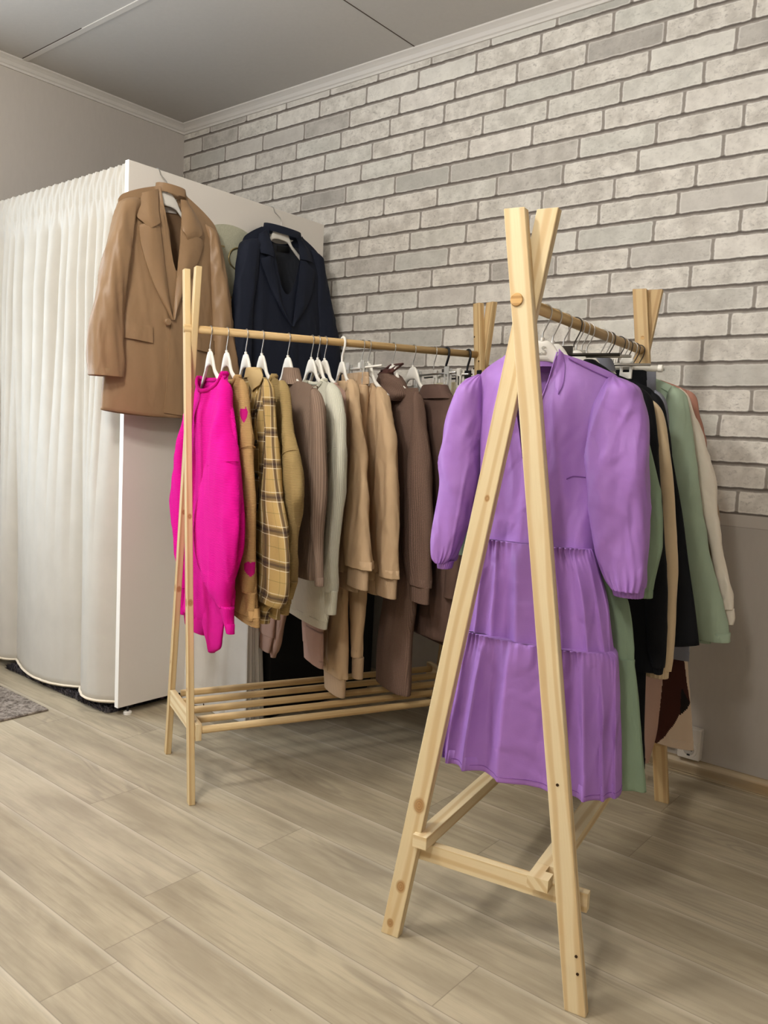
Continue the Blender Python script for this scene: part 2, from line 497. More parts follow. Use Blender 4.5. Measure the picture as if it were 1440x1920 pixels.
# ceiling board joints: a white cover strip and a narrow dark gap
box('trim_3', (.0425, -.935, H-.004), (RX, -.912, H+.001), WHITE_TRIM, kind='structure')
GAP = plain('joint_gap', '5A5048', .9, .1)
bx = box('trim_4', (1.6195, -.912, H-.0015), (1.6235, -.0425, H+.001), GAP, kind='structure')
bx = box('trim_5', (.05, -.9385, H-.0018), (.55, -.935, H+.001), GAP, kind='structure')
sk = [(0, 0), (.016, 0), (.016, .006), (.019, .010), (.019, .040), (.012, .052), (.004, .057), (0, .057)]
moulding('baseboard_back', (1.25, 0, 0), (RX, 0, 0), (0, -1, 0), SKIRT_M, sk)
moulding('baseboard_left', (0, -5.2, 0), (0, -1.3, 0), (1, 0, 0), SKIRT_M, sk)

# ------------------------------------------------------------------ fitting cubicle
PX0, PX1, PY0, PY1, PZ0, PZ1 = 1.168, 1.190, -1.112, -.095, .036, 2.07
cub = thing('partition_panel', (1.179, -1.1, 0), 0, 'tall white laminate side panel of the fitting cubicle standing on small feet', 'partition')
def rel(o, th):      # mesh built in world coordinates, parented to a thing
    o.parent = th; o.matrix_parent_inverse = Matrix.Identity(4)
    M = Matrix.Translation(th.location) @ Matrix.Rotation(th.rotation_euler.z, 4, 'Z')
    o.data.transform(M.inverted()); return o
rel(box('board', (PX0, PY0, PZ0), (PX1, PY1, PZ1), PANEL_M, bev=.0015), cub)
EDGE = plain('edge_band', 'F0EDE6', .3, .4, noise_amt=.005)
rel(box('edge_band', (PX0-.0005, PY0-.0012, PZ0), (PX1+.0005, PY0, PZ1), EDGE), cub)
rel(box('wall_bracket', (PX0, PY1, PZ0+.2), (PX1, -.0005, PZ0+.24), PANEL_M), cub)
rel(box('wall_bracket', (PX0, PY1, PZ1-.5), (PX1, -.0005, PZ1-.46), PANEL_M), cub)
for fy in (-1.062, -.16):
    ft = disc('foot', (1.179, fy, .006), (0, 0, 1), .016, .012, PLASTIC, bev=.003)
    ft.data.transform(Matrix.Identity(4)); rel(ft, cub)
    sp_ = disc('foot_stem', (1.179, fy, .024), (0, 0, 1), .0045, .028, BLACKPL, seg=12); rel(sp_, cub)
    sp_.parent = ft
# round emblem on the panel
emb = thing('round_emblem', (1.1925, -.64, 1.70), 0, 'round pale green glittery emblem with a gold S on the white panel between the blazers', 'emblem')
EMB = plain('pale_green_glitter', 'AFAE97', .5, .5, noise_amt=.10, nscale=150)
GOLD = plain('brushed_gold', 'A9976B', .35, .5, metal=.8, noise_amt=.03)
rel(disc('disc', (1.1935, -.63, 1.69), (1, 0, 0), .255, .007, EMB, seg=64, bev=.001), emb)
# S outline (letter partly behind the blazers) and the two short strokes
spts = [hit_x(a, b, 1.1985) for a, b in ((463, 470), (456, 466), (449, 465), (440, 466), (433, 471), (429, 482), (431, 493), (436, 500), (444, 507), (453, 513), (460, 522), (462, 534), (456, 544), (446, 546))]
rel(wire('letter_outline', spts, .0035, GOLD, n=90, seg=8), emb)
for (a, b) in (((404, 458), (421, 460)), ((426, 556), (440, 558))):
    p_, q_ = hit_x(*a, 1.1985), hit_x(*b, 1.1985)
    rel(box('letter_stroke', (1.1972, p_.y, p_.z-.003), (1.2002, q_.y, p_.z+.003), GOLD), emb)

# curtain rail and curtain of the cubicle (curtain hangs from the left wall to the panel)
CY = -1.085
tag(wire('curtain_rod', [(0.0, CY, 2.045), (PX0, CY, 2.045)], .009, METAL, n=2, sub=False), 'thin metal rod running inside the top hem of the white curtain', 'curtain rod')
def curtain(name, x0, x1, ybase, ztop, zbot, knots, topn, mat, label, cat, hemmat, seed=0, amp=.05, head=True, zb=None, nx=None):
    """hanging cloth: broad lobes between knots at the hem, split into narrower pleats towards the head"""
    nx = nx or 420; nz = 90; V = []; F = []; UV = []; W = x1-x0
    rnd = random.Random(seed)
    th = thing(name, ((x0+x1)/2, ybase, 0), 0, label, cat)
    tk = [0.0]
    while tk[-1] < 1: tk.append(tk[-1]+rnd.uniform(.6, 1.5)/topn)
    tk = [k/tk[-1] for k in tk]; ta = [rnd.uniform(.45, 1.0) for _ in tk]
    def lobes(s, K, A, ex):
        for i in range(len(K)-1):
            if s <= K[i+1] or i == len(K)-2:
                f = (s-K[i])/(K[i+1]-K[i]); f = min(max(f, 0), 1)
                skew = f**1.25
                return A[i]*sin(pi*skew)**ex
    kk = [k for k, a in knots]; ka = [a for k, a in knots]
    def P(s, t):
        z = ztop+(zbot+(zb(s) if zb else 0)-ztop)*t
        m = smooth01((t-.02)/.80)
        drift = .012*sin(s*9+seed)*t
        lo = lobes(min(max(s+drift*s*(1-s)*4, 0), 1), kk, ka, .75)
        hi = lobes(s, tk, ta, .8)
        grow = .35+.65*min(1, t*5)
        y = ybase-amp*(lo*m+hi*(1-m)*.62*grow)
        if head and t < .05:
            q = 1-abs(t-.022)/.028
            y = ybase-.012-.006*max(q, 0)+.0035*sin(s*2*pi*46+t*120)+.003*sin(s*2*pi*23)
        elif head and t < .09:
            k = (t-.05)/.04; y = y*k+(ybase-.012+.003*sin(s*2*pi*46))*(1-k)
        y += .003*noise.noise(Vector((s*26, z*1.5, seed)))
        return Vector((x0+W*s, y, z))
    for i in range(nz+1):
        t = i/nz; t = t**1.5
        for j in range(nx+1):
            s = j/nx; V.append(P(s, t)); UV.append((s*W*1.6, (1-t)*(ztop-zbot)))
    for i in range(nz):
        for j in range(nx):
            a = i*(nx+1)+j; F.append((a, a+1, a+nx+2, a+nx+1))
    o = link('drape', mesh_from('drape', V, F, UV), mat); rel(o, th)
    md = o.modifiers.new('s', 'SOLIDIFY'); md.thickness = .0012
    hem = [P(j/nx*1.0, 1.0)+Vector((0, -.002, .008)) for j in range(nx+1)]
    h = wire('hem', hem, .0075, hemmat, n=0, seg=8, sub=False, r2=.004); rel(h, th)
    return th

CURT = fabric('white_curtain_cloth', 'C2BDB3', .85, .12, weave=900)
CURT.node_tree.nodes['Principled BSDF'].inputs['Subsurface Weight'].default_value = 0
HEMC = fabric('cream_hem', 'E9DCC6', .9, .2, fuzz=1)
curtain('cubicle_curtain', .02, PX0-.004, CY, 2.066, .040, ((0, .6), (.15, .7), (.29, .9), (.745, 1.0), (1, 1)), 15, CURT, 'full length white curtain with a gathered head closing the fitting cubicle', 'curtain', HEMC, seed=4,
        zb=lambda s: .008*sin(s*7+1)-.004, amp=.068)
GREYC = fabric('grey_sheer_cloth', '8F8C88', .8, .2)
# rugs
RUGM = rug_mat('grey_looped_rug', '5F564E', 'A79D92', 70)
rg = tag(box('doormat', (.12, -1.86, .0005), (.950, -1.262, .009), RUGM, bev=.003), 'grey speckled low pile mat lying on the floor in front of the white curtain', 'mat')
SHAG = rug_mat('dark_shag_pile', '3A373B', '716C70', 60)
rnd = random.Random(11)
V = []; F = []
def addq(pts):
    i = len(V); V.extend(pts); F.append(tuple(range(i, i+len(pts))))
x0, x1, y0, y1 = .33, 1.13, -1.135, -.45
for q in (((x0,y0+.03,.001),(x1,y0+.03,.001),(x1,y1,.001),(x0,y1,.001)), ((x0,y0+.03,.012),(x1,y0+.03,.012),(x1,y1,.012),(x0,y1,.012))):
    addq([Vector(p) for p in q])
for k in range(5200):
    front = k < 3400
    x = rnd.uniform(x0, x1); y = rnd.uniform(y0+.01, y0+.12) if front else rnd.uniform(y0+.1, y1)
    h = rnd.uniform(.016, .034); a = rnd.uniform(0, 6.28); w = .0035
    tx, ty = x+rnd.uniform(-.018, .018), y+rnd.uniform(-.022, .012)
    p = Vector((x, y, .004)); s_ = Vector((cos(a)*w, sin(a)*w, 0)); up = Vector((tx, ty, h))
    m_ = (p+up)/2+Vector((0, 0, .006))
    addq([p-s_, p+s_, m_+s_*.8, up, m_-s_*.8])
o = link('shag_rug', mesh_from('shag_rug', V, F), SHAG)
tag(o, 'dark grey shaggy rug on the floor under the white cubicle curtain', 'rug')
# narrow grey sheer at the left edge
curtain('grey_sheer_curtain', .012, .19, -1.155, 1.30, .060, ((0, 1), (.5, .8), (1, 1)), 3, GREYC, 'narrow grey sheer cloth with a white hem at the left edge beside the white curtain', 'curtain', HEMC, seed=9, amp=.012, head=False, nx=90)

# ------------------------------------------------------------------ clothes racks
PINE = wood('pine', 'DCCBA4', 'C6A97C', seed=.3)
PINE_K1 = wood('pine_knotty_leg', 'D8C69E', 'C2A578', seed=.7, knots=((.004, .325, .017), (.002, .125, .014), (-.004, .03, .010), (.006, 1.02, .007)))
PINE_D = wood('pine_dowel', 'CBAD7C', 'AB8A58', seed=1.3, grain=.4)
PINE_G = wood('golden_pine', 'CBB081', 'B09062', seed=2.1)
PINE_GK = wood('golden_pine_knot', 'CFB88B', 'B59565', seed=3.1, knots=((.0, .60, .012), (.10, .60, .010), (.0, .34, .006), (.10, .86, .008)))
DOWEL_END = wood('dowel_end_grain', 'CDA56A', 'A67C45', seed=4.0, grain=2)
HOLE = plain('screw_hole', '3B2A1A', .9, .1)
SCREW = plain('brass_screw', 'C9B982', .35, .5, metal=.9)

class Rack:
    def __init__(s, near, far, label, zr0, zr1):
        s.A = Vector((near[0], near[1], zr0)); s.B = Vector((far[0], far[1], zr1))
        d = s.B-s.A; s.L = d.length; s.d = d/s.L
        s.n = Vector((d.x, d.y, 0)).normalized(); s.u = Vector((s.n.y, -s.n.x, 0))
        s.rz = math.atan2(s.u.y, s.u.x)
        s.th = thing('clothes_rack', (s.A.x, s.A.y, 0), s.rz, label, 'clothes rack')
    def pt(s, k, u, n, z):            # local: k metres along the rod from the near end
        return (u, n+k, z)            # rack-local: x = u, y = along, z = up
    def rodz(s, k): return s.A.z+(s.B.z-s.A.z)*k/s.L

def build_rack(R, w, t, wf, tf, top0, top1, mats, feet, dowels):
    L = sqrt((R.B.x-R.A.x)**2+(R.B.y-R.A.y)**2); th = R.th
    fr = mats
    # near frame: the front timber leans left at the top; the back timber leans right
    def frame(k, w, t, ztop, ul, ur, tl, tr, m1, m2, sgn):
        a = beam('leg', (ur, k-sgn*t/2, 0), (tl, k-sgn*t/2, ztop), w, t, (1, 0, 0), m1, th)
        b = beam('leg', (ul, k+sgn*t/2+.0004*sgn, 0), (tr, k+sgn*t/2+.0004*sgn, ztop), w, t, (1, 0, 0), m2, th)
        return a, b
    n1 = frame(0, w, t, top0, *feet[0], fr[0], fr[1], 1)
    n2 = frame(L, wf, tf, top1, *feet[1], fr[2], fr[3], 1)
    ends = []
    rod = wire('rod', [(0, -t-.0015, R.A.z), (0, L-.004, R.B.z)], .0125, PINE_D, th, n=2, sub=False, seg=24)
    return n1, n2, L

# rack carrying the knitwear (left, farther from the camera)
R1 = Rack((1.79, -1.275), (2.215, -.30), 'pine clothes rack with a slatted dowel shelf, carrying the pink and beige knitwear', 1.42, 1.435)
n1, n2, L1 = build_rack(R1, .027, .019, .040, .022, 1.603, 1.622, (PINE_GK, PINE_GK, PINE_G, PINE_G),
    ((-.205, .205, -.036, .030), (-.205, .205, -.024, .030)), 5)
box('stretcher', (-.151, .0006, .188), (.197, .0186, .240), PINE, R1.th, bev=.001)
box('stretcher', (-.200, L1-.041, .190), (.200, L1-.0225, .240), PINE, R1.th, bev=.001)
for i in range(5):
    u = -.165+.36*i/4
    wire('shelf_dowel', [(u, .0190 if u > -.15 else .0400, .221), (u, L1-.0415, .221)], .0115, PINE_D if i != 4 else PINE_G, R1.th, n=2, sub=False, seg=18)
disc('screw', (-.008, -.0205, 1.425), (0, 1, 0), .004, .002, SCREW, R1.th, seg=14)
disc('screw_hole', (.199, .021, .30), (0, -1, 0), .003, .002, HOLE, R1.th, seg=10)
for (u, z) in ((-.02, 1.50), (.018, 1.41), (-.012, 1.385), (-.022, 1.365)):
    disc('screw_hole', (u, L1-.0225, z), (0, 1, 0), .0032, .002, HOLE, R1.th, seg=10)

# rack carrying the dresses (right, nearest the camera)
R2 = Rack((3.028, -1.418), (2.825, -.315), 'pine clothes rack nearest the camera, carrying the purple dress and the green and black clothes', 1.40, 1.432)
n1, n2, L2 = build_rack(R2, .043, .023, .043, .022, 1.576, 1.622, (PINE, PINE_K1, PINE_G, PINE_G),
    ((-.218, .215, -.018, .042), (-.195, .175, -.017, .027)), 0)
disc('rod_end', (0.0, -.0255, 1.3995), (0, -1, .0), .0128, .003, DOWEL_END, R2.th, seg=24, bev=.001)
box('stretcher', (-.190, .0245, .186), (.212, .0445, .226), PINE, R2.th, bev=.001)
box('stretcher', (-.170, L2-.045, .190), (.165, L2-.025, .230), PINE_G, R2.th, bev=.001)
# long rails lie on the stretchers, their ends overshoot the front
beam('rail', (-.150, -.012, .2445), (-.140, L2-.02, .2485), .030, .034, (0, 0, 1), PINE, R2.th, .001)
# notched rail
bmv = []; bmf = []
addbox((.098, -.020, .2265), (.142, .014, .252)); addbox((.098, .0141, .2265), (.125, .040, .2515)); addbox((.098, .0401, .2265), (.142, L2-.02, .252))
o = link('rail', mesh_from('rail', bmv, bmf), PINE, R2.th, smooth=False)
lay = o.data.uv_layers.new(name='UVMap')
for p in o.data.polygons:
    for li, vi in zip(p.loop_indices, p.vertices):
        c = o.data.vertices[vi].co; lay.data[li].uv = (c.x+c.z, c.y)
# small screw holes in the near timbers
def on_front_leg(z):    # centre line of the front timber
    return .215+(-.018-.215)*z/1.576
for z, du in ((.455, .0), (.120, .012), (.085, .012)):
    disc('screw_hole', (on_front_leg(z)+du, -.0238, z), (0, 1, 0), .0030, .0015, HOLE, R2.th, seg=12)
for (u, z) in ((.004, 1.47),):
    disc('knot', (u, L2-.0225, z), (0, 1, 0), .006, .0012, DOWEL_END, R2.th, seg=14)

# ------------------------------------------------------------------ hanging planes
class Plane:
    """vertical plane a garment hangs in: u to the viewer's right, n away from the viewer"""
    def __init__(s, O, n, rz=None):
        s.up = 0; s.O = Vector(O); s.n = Vector((n[0], n[1], 0)).normalized(); s.u = Vector((s.n.y, -s.n.x, 0))
        s.rz = math.atan2(s.u.y, s.u.x)
    def w(s, u, n, z): return s.O + s.u*u + s.n*n + Vector((0, 0, z))
    def px(s, x, y, n=0.0):
        p = hit(x, y, s.O+s.n*n, s.n)-s.O
        return p.dot(s.u), p.z
    def scale(s, u, n, z):
        a = proj(s.w(u, n, z)); b = proj(s.w(u+.01, n, z)); c = proj(s.w(u, n+.01, z))
        return (b[0]-a[0])/.01, (c[0]-a[0])/.01

def rackplane(R, k, twist=0.0):
    O = R.A + R.d*k
    n = Matrix.Rotation(twist, 3, 'Z') @ R.n
    q = Plane(O, n); q.up = 9 if R is R1 else 0
    return q

def solve(P, st, n0, th, wmin=.12):
    out = []
    for row in st:
        y, xl, xr = row[:3]
        n = row[3] if len(row) > 3 and row[3] is not None else n0
        t = row[4] if len(row) > 4 else th
        u, z = P.px((xl+xr)/2, y, n)
        E = (xr-xl)/2
        a, b = P.scale(u, n, z); a = abs(a); b = abs(b)
        if b*t > .93*E: t = .93*E/b
        w = sqrt(max(E*E-(b*t)**2, (wmin*E)**2))/a
        out.append((u, n, z, w, t))
    return out

def wr(p, seed, f=9.0, zf=3.5):
    return noise.noise(Vector((p.x*f+seed*3.1, p.y*f, p.z*zf+seed)))

def tube(name, mat, P, st, parent, n0=0.0, th=.02, seg=52, step=.009, fold=None, wrk=.004, seed=0, ex=.85, capt=True, capb=False, lip=.025,
         rings=None, fmat=None, nfold=None, wf=9.0, zf=3.5, mats=None, raw=None, dome=None):
    if name == 'sleeve' and P.up: st = [(st[0][0]-P.up-2,)+tuple(st[0][1:])]+list(st[1:])
    S = raw or solve(P, st, n0, th)
    Lz = sum(sqrt((S[i+1][2]-S[i][2])**2+(S[i+1][0]-S[i][0])**2) for i in range(len(S)-1))
    nr = rings or max(10, int(Lz/step))
    C = catmull(S, nr)
    V = []; UV = []; F = []; FM = []
    zc = 0
    if dome is None: dome = .035 if name == 'sleeve' else 0
    PER = pi*(sum(c[3] for c in C)+sum(c[4] for c in C))/len(C)
    C = [list(c) for c in C]
    if dome:        # rounded sleeve head: the outer side rolls over, the inner side stays at the shoulder seam
        for c in C:
            d = (C[0][2]-c[2])/dome
            if d < 1:
                k_ = max(.30, sqrt(1-(1-d)**2)); w0 = c[3]
                c[3] = w0*k_; c[0] += (w0-c[3])*(-1 if c[0] > 0 else 1)*.85; c[4] *= max(.45, k_)
    for i, (u, n, z, w, t) in enumerate(C):
        q = i/nr
        if i: zc += sqrt((C[i][2]-C[i-1][2])**2+(C[i][0]-C[i-1][0])**2)
        per = PER
        for k in range(seg):
            a = 2*pi*k/seg+pi/2
            ca, sa = cos(a), sin(a)
            r = 1.0
            if fold: r += fold(a, q)
            x = w*math.copysign(abs(ca)**ex, ca)*r; y = t*math.copysign(abs(sa)**ex, sa)*r
            p = Vector((u+x, n+y, z))
            d = 1.5*wrk*wr(p, seed, wf, zf)+wrk*.8*wr(p, seed+7, wf*3.2, zf*1.1)
            env = min(1, q*6)*1.0
            d += (wrk*.95 if wrk > .002 else 0)*crease(u+w*ca, n+t*sa, z, seed)
            if nfold: p.y += nfold(a, q)*math.copysign(abs(sa)**.5, sa)
            p += Vector((ca, sa*1.0, 0))*d*env
            V.append(p); UV.append((k/seg*per if per else 0, Lz-zc))
    def quad(i, k, i2):
        F.append((i*seg+k, i*seg+(k+1) % seg, i2*seg+(k+1) % seg, i2*seg+k))
    for i in range(nr):
        for k in range(seg): quad(i, k, i+1)
    base = nr
    if lip and not capb:      # turned-in hem so the cloth has an inside
        u, n, z, w, t = C[-1]
        for (dz, sc) in ((-.0012, .985), (.0, .975), (lip, .965)):
            for k in range(seg):
                v = V[nr*seg+k]; V.append(Vector((u+(v.x-u)*sc, n+(v.y-n)*sc, v.z+dz))); UV.append(UV[nr*seg+k])
        for j in range(3):
            for k in range(seg):
                a = (nr+j)*seg; b = (nr+j+1)*seg
                F.append((a+k, a+(k+1) % seg, b+(k+1) % seg, b+k))
        # closing web deep inside
        F.append(tuple((nr+3)*seg+k for k in range(seg)))
    elif capb: F.append(tuple(nr*seg+k for k in range(seg)))
    if capt: F.append(tuple(k for k in range(seg))[::-1])
    if fmat:
        for f in F:
            c = sum((V[i] for i in f), Vector())/len(f); FM.append(fmat(c))
    o = link(name, mesh_from(name, V, F, UV, FM or None, wrap=PER), mats or mat, parent)
    return o, C


def crease(x, y, z, seed, f=13.0, zf=2.2):
    a = noise.noise(Vector((x*f+z*2.5+seed*1.7, y*f, z*zf+seed)))
    b = noise.noise(Vector((x*f*1.9-z*4.0+seed*2.3, y*f*1.9, z*zf*1.6-seed)))
    return (1-min(1, abs(a)*4.2))*.75+(1-min(1, abs(b)*4.5))*.4-.25

class Body:
    """two cloth sheets joined at the sides, open at the neck, falling from a shoulder line"""
    def __init__(s, P, st, neck, shoulder, n0=0.0, th=.03, bulge=.5, seed=0, wrk=.004, fold=None, flat=.55):
        # st: outline rows; neck: (xl, xr, y, front depth m, back depth m, shape); shoulder: (y at left tip, y at right tip)
        s.P = P; s.S = sorted(solve(P, st, n0, th), key=lambda r: -r[2]); s.n0 = n0; s.seed = seed; s.wrk = wrk; s.foldf = fold; s.flat = flat
        nl, _ = P.px(neck[0], neck[2], n0); nr_, _ = P.px(neck[1], neck[2], n0)
        s.uc = (nl+nr_)/2; s.hn = (nr_-nl)/2
        s.z0 = P.px((neck[0]+neck[1])/2, neck[2], n0)[1]
        s.df, s.db, s.shape = neck[3], neck[4], neck[5]
        top = s.S[0]
        s.ul = top[0]-top[3]; s.ur = top[0]+top[3]
        s.zl = P.px(shoulder[0][0], shoulder[0][1]-P.up, n0)[1]; s.zr = P.px(shoulder[1][0], shoulder[1][1]-P.up, n0)[1]
        # dense profile
        n = 60; C = catmull(s.S, n); s.C = C
        s.zb = C[-1][2]
    def prof(s, z):
        C = s.C
        if z >= C[0][2]: return C[0]
        if z <= C[-1][2]: return C[-1]
        lo, hi = 0, len(C)-1
        while hi-lo > 1:
            m = (lo+hi)//2
            if C[m][2] >= z: lo = m
            else: hi = m
        a, b = C[lo], C[hi]; t = (a[2]-z)/max(1e-9, a[2]-b[2])
        return tuple(x+(y-x)*t for x, y in zip(a, b))
    def ztop(s, u, front):
        x = abs(u-s.uc)/s.hn
        if x < 1:
            d = s.df if front else s.db
            if s.shape == 'V' and front: f = (1-x)
            elif s.shape == 'W' and front: f = 1-x**1.8
            else: f = sqrt(max(0, 1-x*x))
            return s.z0-d*f
        if u < s.uc: t = (s.uc-s.hn-u)/max(1e-6, (s.uc-s.hn-s.ul)); zz = s.zl
        else: t = (u-s.uc-s.hn)/max(1e-6, (s.ur-s.uc-s.hn)); zz = s.zr
        t = min(1, t)
        return s.z0+(zz-s.z0)*(.75*t+.25*t**3)-.012*max(0, (t-.86)/.14)**2
    def nval(s, u, z, front):
        uc, n, _, w, t = s.prof(z)
        a = max(-1, min(1, (u-uc)/w))
        b = (1-a*a)**s.flat
        x = abs(u-s.uc)/s.hn
        ref = s.z0 if x < 1 else s.ztop(u, True)
        g = smooth01((ref-z)/.13)*.85+.15
        if x < 1.0: g = max(g, .45+.3*(1-x))
        else: g = max(g, .45*max(0, 1-(x-1)*2.5))
        d = t*b*g
        p = Vector((u, 0 if front else .3, z))
        wv = s.wrk*(1.6*wr(p, s.seed, 8, 2.0)+1.0*wr(p, s.seed+5, 21, 3))*smooth01((ref-z)/.08)*min(1, b*2)
        wv += s.wrk*.9*crease(u, 0 if front else .3, z, s.seed)*smooth01((ref-z)/.10)*min(1, b*2)
        fv = s.foldf(a, z, front)*min(1, b*2) if s.foldf else 0
        return s.n0+(n-s.n0) + (-(d+wv+fv) if front else (d+wv*.7+fv))
    def build(s, name, mat, parent, cols=84, step=.014, hem_drop=None, mats=None, fmat=None, back=True):
        V = []; F = []; UV = []; FM = []
        nr = max(12, int((s.z0-s.zb)/step))
        half = cols//2
        As = []
        for k in range(half+1):
            t = -1+2*k/half; As.append(.5*t+.5*sin(t*pi/2))
        loop = [(a, True) for a in As]+([(a, False) for a in As[::-1][1:-1]])
        m = len(loop)
        topw = s.S[0][3]; topu = s.S[0][0]
        for i in range(nr+1):
            t = i/nr
            for (a, fr) in loop:
                ut = topu+a*topw
                zt = s.ztop(ut, fr); zb = s.zb + (hem_drop(a) if hem_drop else 0)
                z = zt+(zb-zt)*t
                uc, n, _, w, th = s.prof(z)
                u = uc+a*w
                # keep the neck opening in place: blend from top column to profile column
                k = smooth01((s.z0-z)/.15); u = (topu+a*topw)*(1-k)+u*k
                V.append(Vector((u, s.nval(u, z, fr), z))); UV.append((u-s.ul if fr else 2*s.ur-s.ul-u, z+2))
        for i in range(nr):
            for k in range(m):
                F.append((i*m+k, i*m+(k+1) % m, (i+1)*m+(k+1) % m, (i+1)*m+k))
        b0 = nr*m
        cu = s.C[-1][0]; cn = s.C[-1][1]
        for (dz, sc) in ((-.001, .97), (.03, .90)):
            for k in range(m):
                v = V[b0+k]; V.append(Vector((cu+(v.x-cu)*(.5+.5*sc), cn+(v.y-cn)*sc, v.z+dz))); UV.append(UV[b0+k])
        for j in range(2):
            for k in range(m):
                a_ = b0+j*m; b_ = b0+(j+1)*m
                F.append((a_+k, a_+(k+1) % m, b_+(k+1) % m, b_+k))
        if fmat:
            for f in F:
                c = sum((V[i] for i in f), Vector())/len(f); FM.append(fmat(c))
        s.V = V; s.m = m; s.loop = loop
        o = link(name, mesh_from(name, V, F, UV, FM or None, wrap=2*(s.ur-s.ul)), mats or mat, parent)
        return o
    def neckloop(s, steps=20, lift=0.0):
        out = []
        for k in range(-steps, steps+1):
            u = s.uc+s.hn*sin(k/steps*pi/2)*.999; z = s.ztop(u, True)+lift
            out.append(Vector((u, s.nval(u, z, True), z)))
        for k in range(steps-1, -steps, -1):
            u = s.uc+s.hn*sin(k/steps*pi/2)*.999; z = s.ztop(u, False)+lift
            out.append(Vector((u, s.nval(u, z, False), z)))
        return out
    def collar(s, name, mat, parent, r=.007, r2=None, lift=.0):
        """ribbed crew collar following the neck opening"""
        L = s.neckloop(18, lift); m = len(L); V = []; F = []; UV = []
        r = .011; r2 = .0068; seg = 10; acc = 0
        for i, p in enumerate(L):
            d = (L[(i+1) % m]-L[i-1]).normalized()
            c = Vector((s.uc, s.n0, p.z)); o_ = (p-c); o_.z = 0
            up = Vector((0, 0, 1)); up = (up-d*up.dot(d)).normalized(); sd = d.cross(up)
            if i: acc += (p-L[i-1]).length
            for k in range(seg):
                a = 2*pi*k/seg
                V.append(p+up*sin(a)*r2+sd*cos(a)*r*.5); UV.append((acc, sin(a)*r2))
        for i in range(m):
            for k in range(seg):
                F.append((i*seg+k, i*seg+(k+1) % seg, ((i+1) % m)*seg+(k+1) % seg, ((i+1) % m)*seg+k))
        return link(name, mesh_from(name, V, F, UV), mat, parent)
    def patch(s, name, mat, parent, left, right, lift=.004, thick=.0025, nl=24, nc=8, back=False, curl=0.0, px=True, mats=None):
        """cloth piece lying on the front, bounded by two pixel polylines; stands 'lift' off the cloth"""
        def toloc(q):
            if not px: return q
            n = s.n0-.02
            for _ in range(4):
                u, z = s.P.px(q[0], q[1], n); n = s.nval(u, z, not back)-lift
            return (u, z)
        A = catmull([toloc(q) for q in left], nl) if len(left) > 2 else [tuple(Vector(toloc(left[0])).lerp(Vector(toloc(left[1])), i/nl)) for i in range(nl+1)]
        B = catmull([toloc(q) for q in right], nl) if len(right) > 2 else [tuple(Vector(toloc(right[0])).lerp(Vector(toloc(right[1])), i/nl)) for i in range(nl+1)]
        V = []; F = []; UV = []
        for layer in (0, 1):
            for i in range(nl+1):
                for j in range(nc+1):
                    t = j/nc
                    u = A[i][0]+(B[i][0]-A[i][0])*t; z = A[i][1]+(B[i][1]-A[i][1])*t
                    e = min(t, 1-t, i/nl*2, (1-i/nl)*2)
                    l = lift+curl*sin(t*pi)-(thick if layer else 0)
                    V.append(Vector((u, s.nval(u, z, not back)-l, z))); UV.append((u, z))
        W = nc+1; o2 = (nl+1)*W
        for i in range(nl):
            for j in range(nc):
                a = i*W+j; F.append((a, a+1, a+W+1, a+W)); F.append((o2+a, o2+a+W, o2+a+W+1, o2+a+1))
        for i in range(nl):
            a = i*W; F.append((a, a+W, o2+a+W, o2+a)); a = i*W+nc; F.append((a, o2+a, o2+a+W, a+W))
        for j in range(nc):
            F.append((j, o2+j, o2+j+1, j+1)); a = nl*W+j; F.append((a, a+1, o2+a+1, o2+a))
        o = link(name, mesh_from(name, V, F, UV), mats or mat, parent)
        m = o.modifiers.new('e', 'EDGE_SPLIT'); m.split_angle = radians(50)
        return o

# ------------------------------------------------------------------ hangers
def hanger_shape(parent, mat, W=.138, hump=.036, top=-.062, th=.009, drop=.062, plate=.05, name='hanger_arm'):
    """moulded hanger: central plate swelling out of two sloping arms"""
    V = []; F = []; UV = []; n = 60; seg = 12
    for i in range(n+1):
        x = -W+2*W*i/n; q = abs(x)
        k = smooth01((q-hump*.30)/(hump*1.35))
        zt = top-k*.046-max(0, q-hump)*.60
        hh = plate*(1-k)+.017*k
        if q > W-.02: hh *= sqrt(max(.05, 1-((q-W+.02)/.02)**2))
        if q < hump*2.2: hh -= .006*(1-(q/(hump*2.2))**2)
        for j in range(seg):
            a = 2*pi*j/seg
            ca = math.copysign(abs(cos(a))**.6, cos(a)); sa = math.copysign(abs(sin(a))**.6, sin(a))
            V.append(Vector((x, th/2*ca+.012*(q/W)**2, zt-hh/2+hh/2*sa))); UV.append((x, sa*hh))
    for i in range(n):
        for j in range(seg): F.append((i*seg+j, (i+1)*seg+j, (i+1)*seg+(j+1) % seg, i*seg+(j+1) % seg))
    F.append(tuple(range(seg))); F.append(tuple(range(n*seg, n*seg+seg))[::-1])
    return link(name, mesh_from(name, V, F, UV), mat, parent)

def hook_shape(parent, mat, top=-.062, r=.0016, R=.0165, flip=1, name='hook'):
    pts = []
    for k in range(9):
        a = radians(200-k*27.0)
        pts.append((flip*R*cos(a), 0, R*sin(a)-.0015))
    pts += [(flip*R*.82, 0, -.018), (flip*.004, 0, -.038), (0, 0, -.048), (0, 0, top-.004)]
    return wire(name, pts, r, mat, parent, n=44, seg=8)

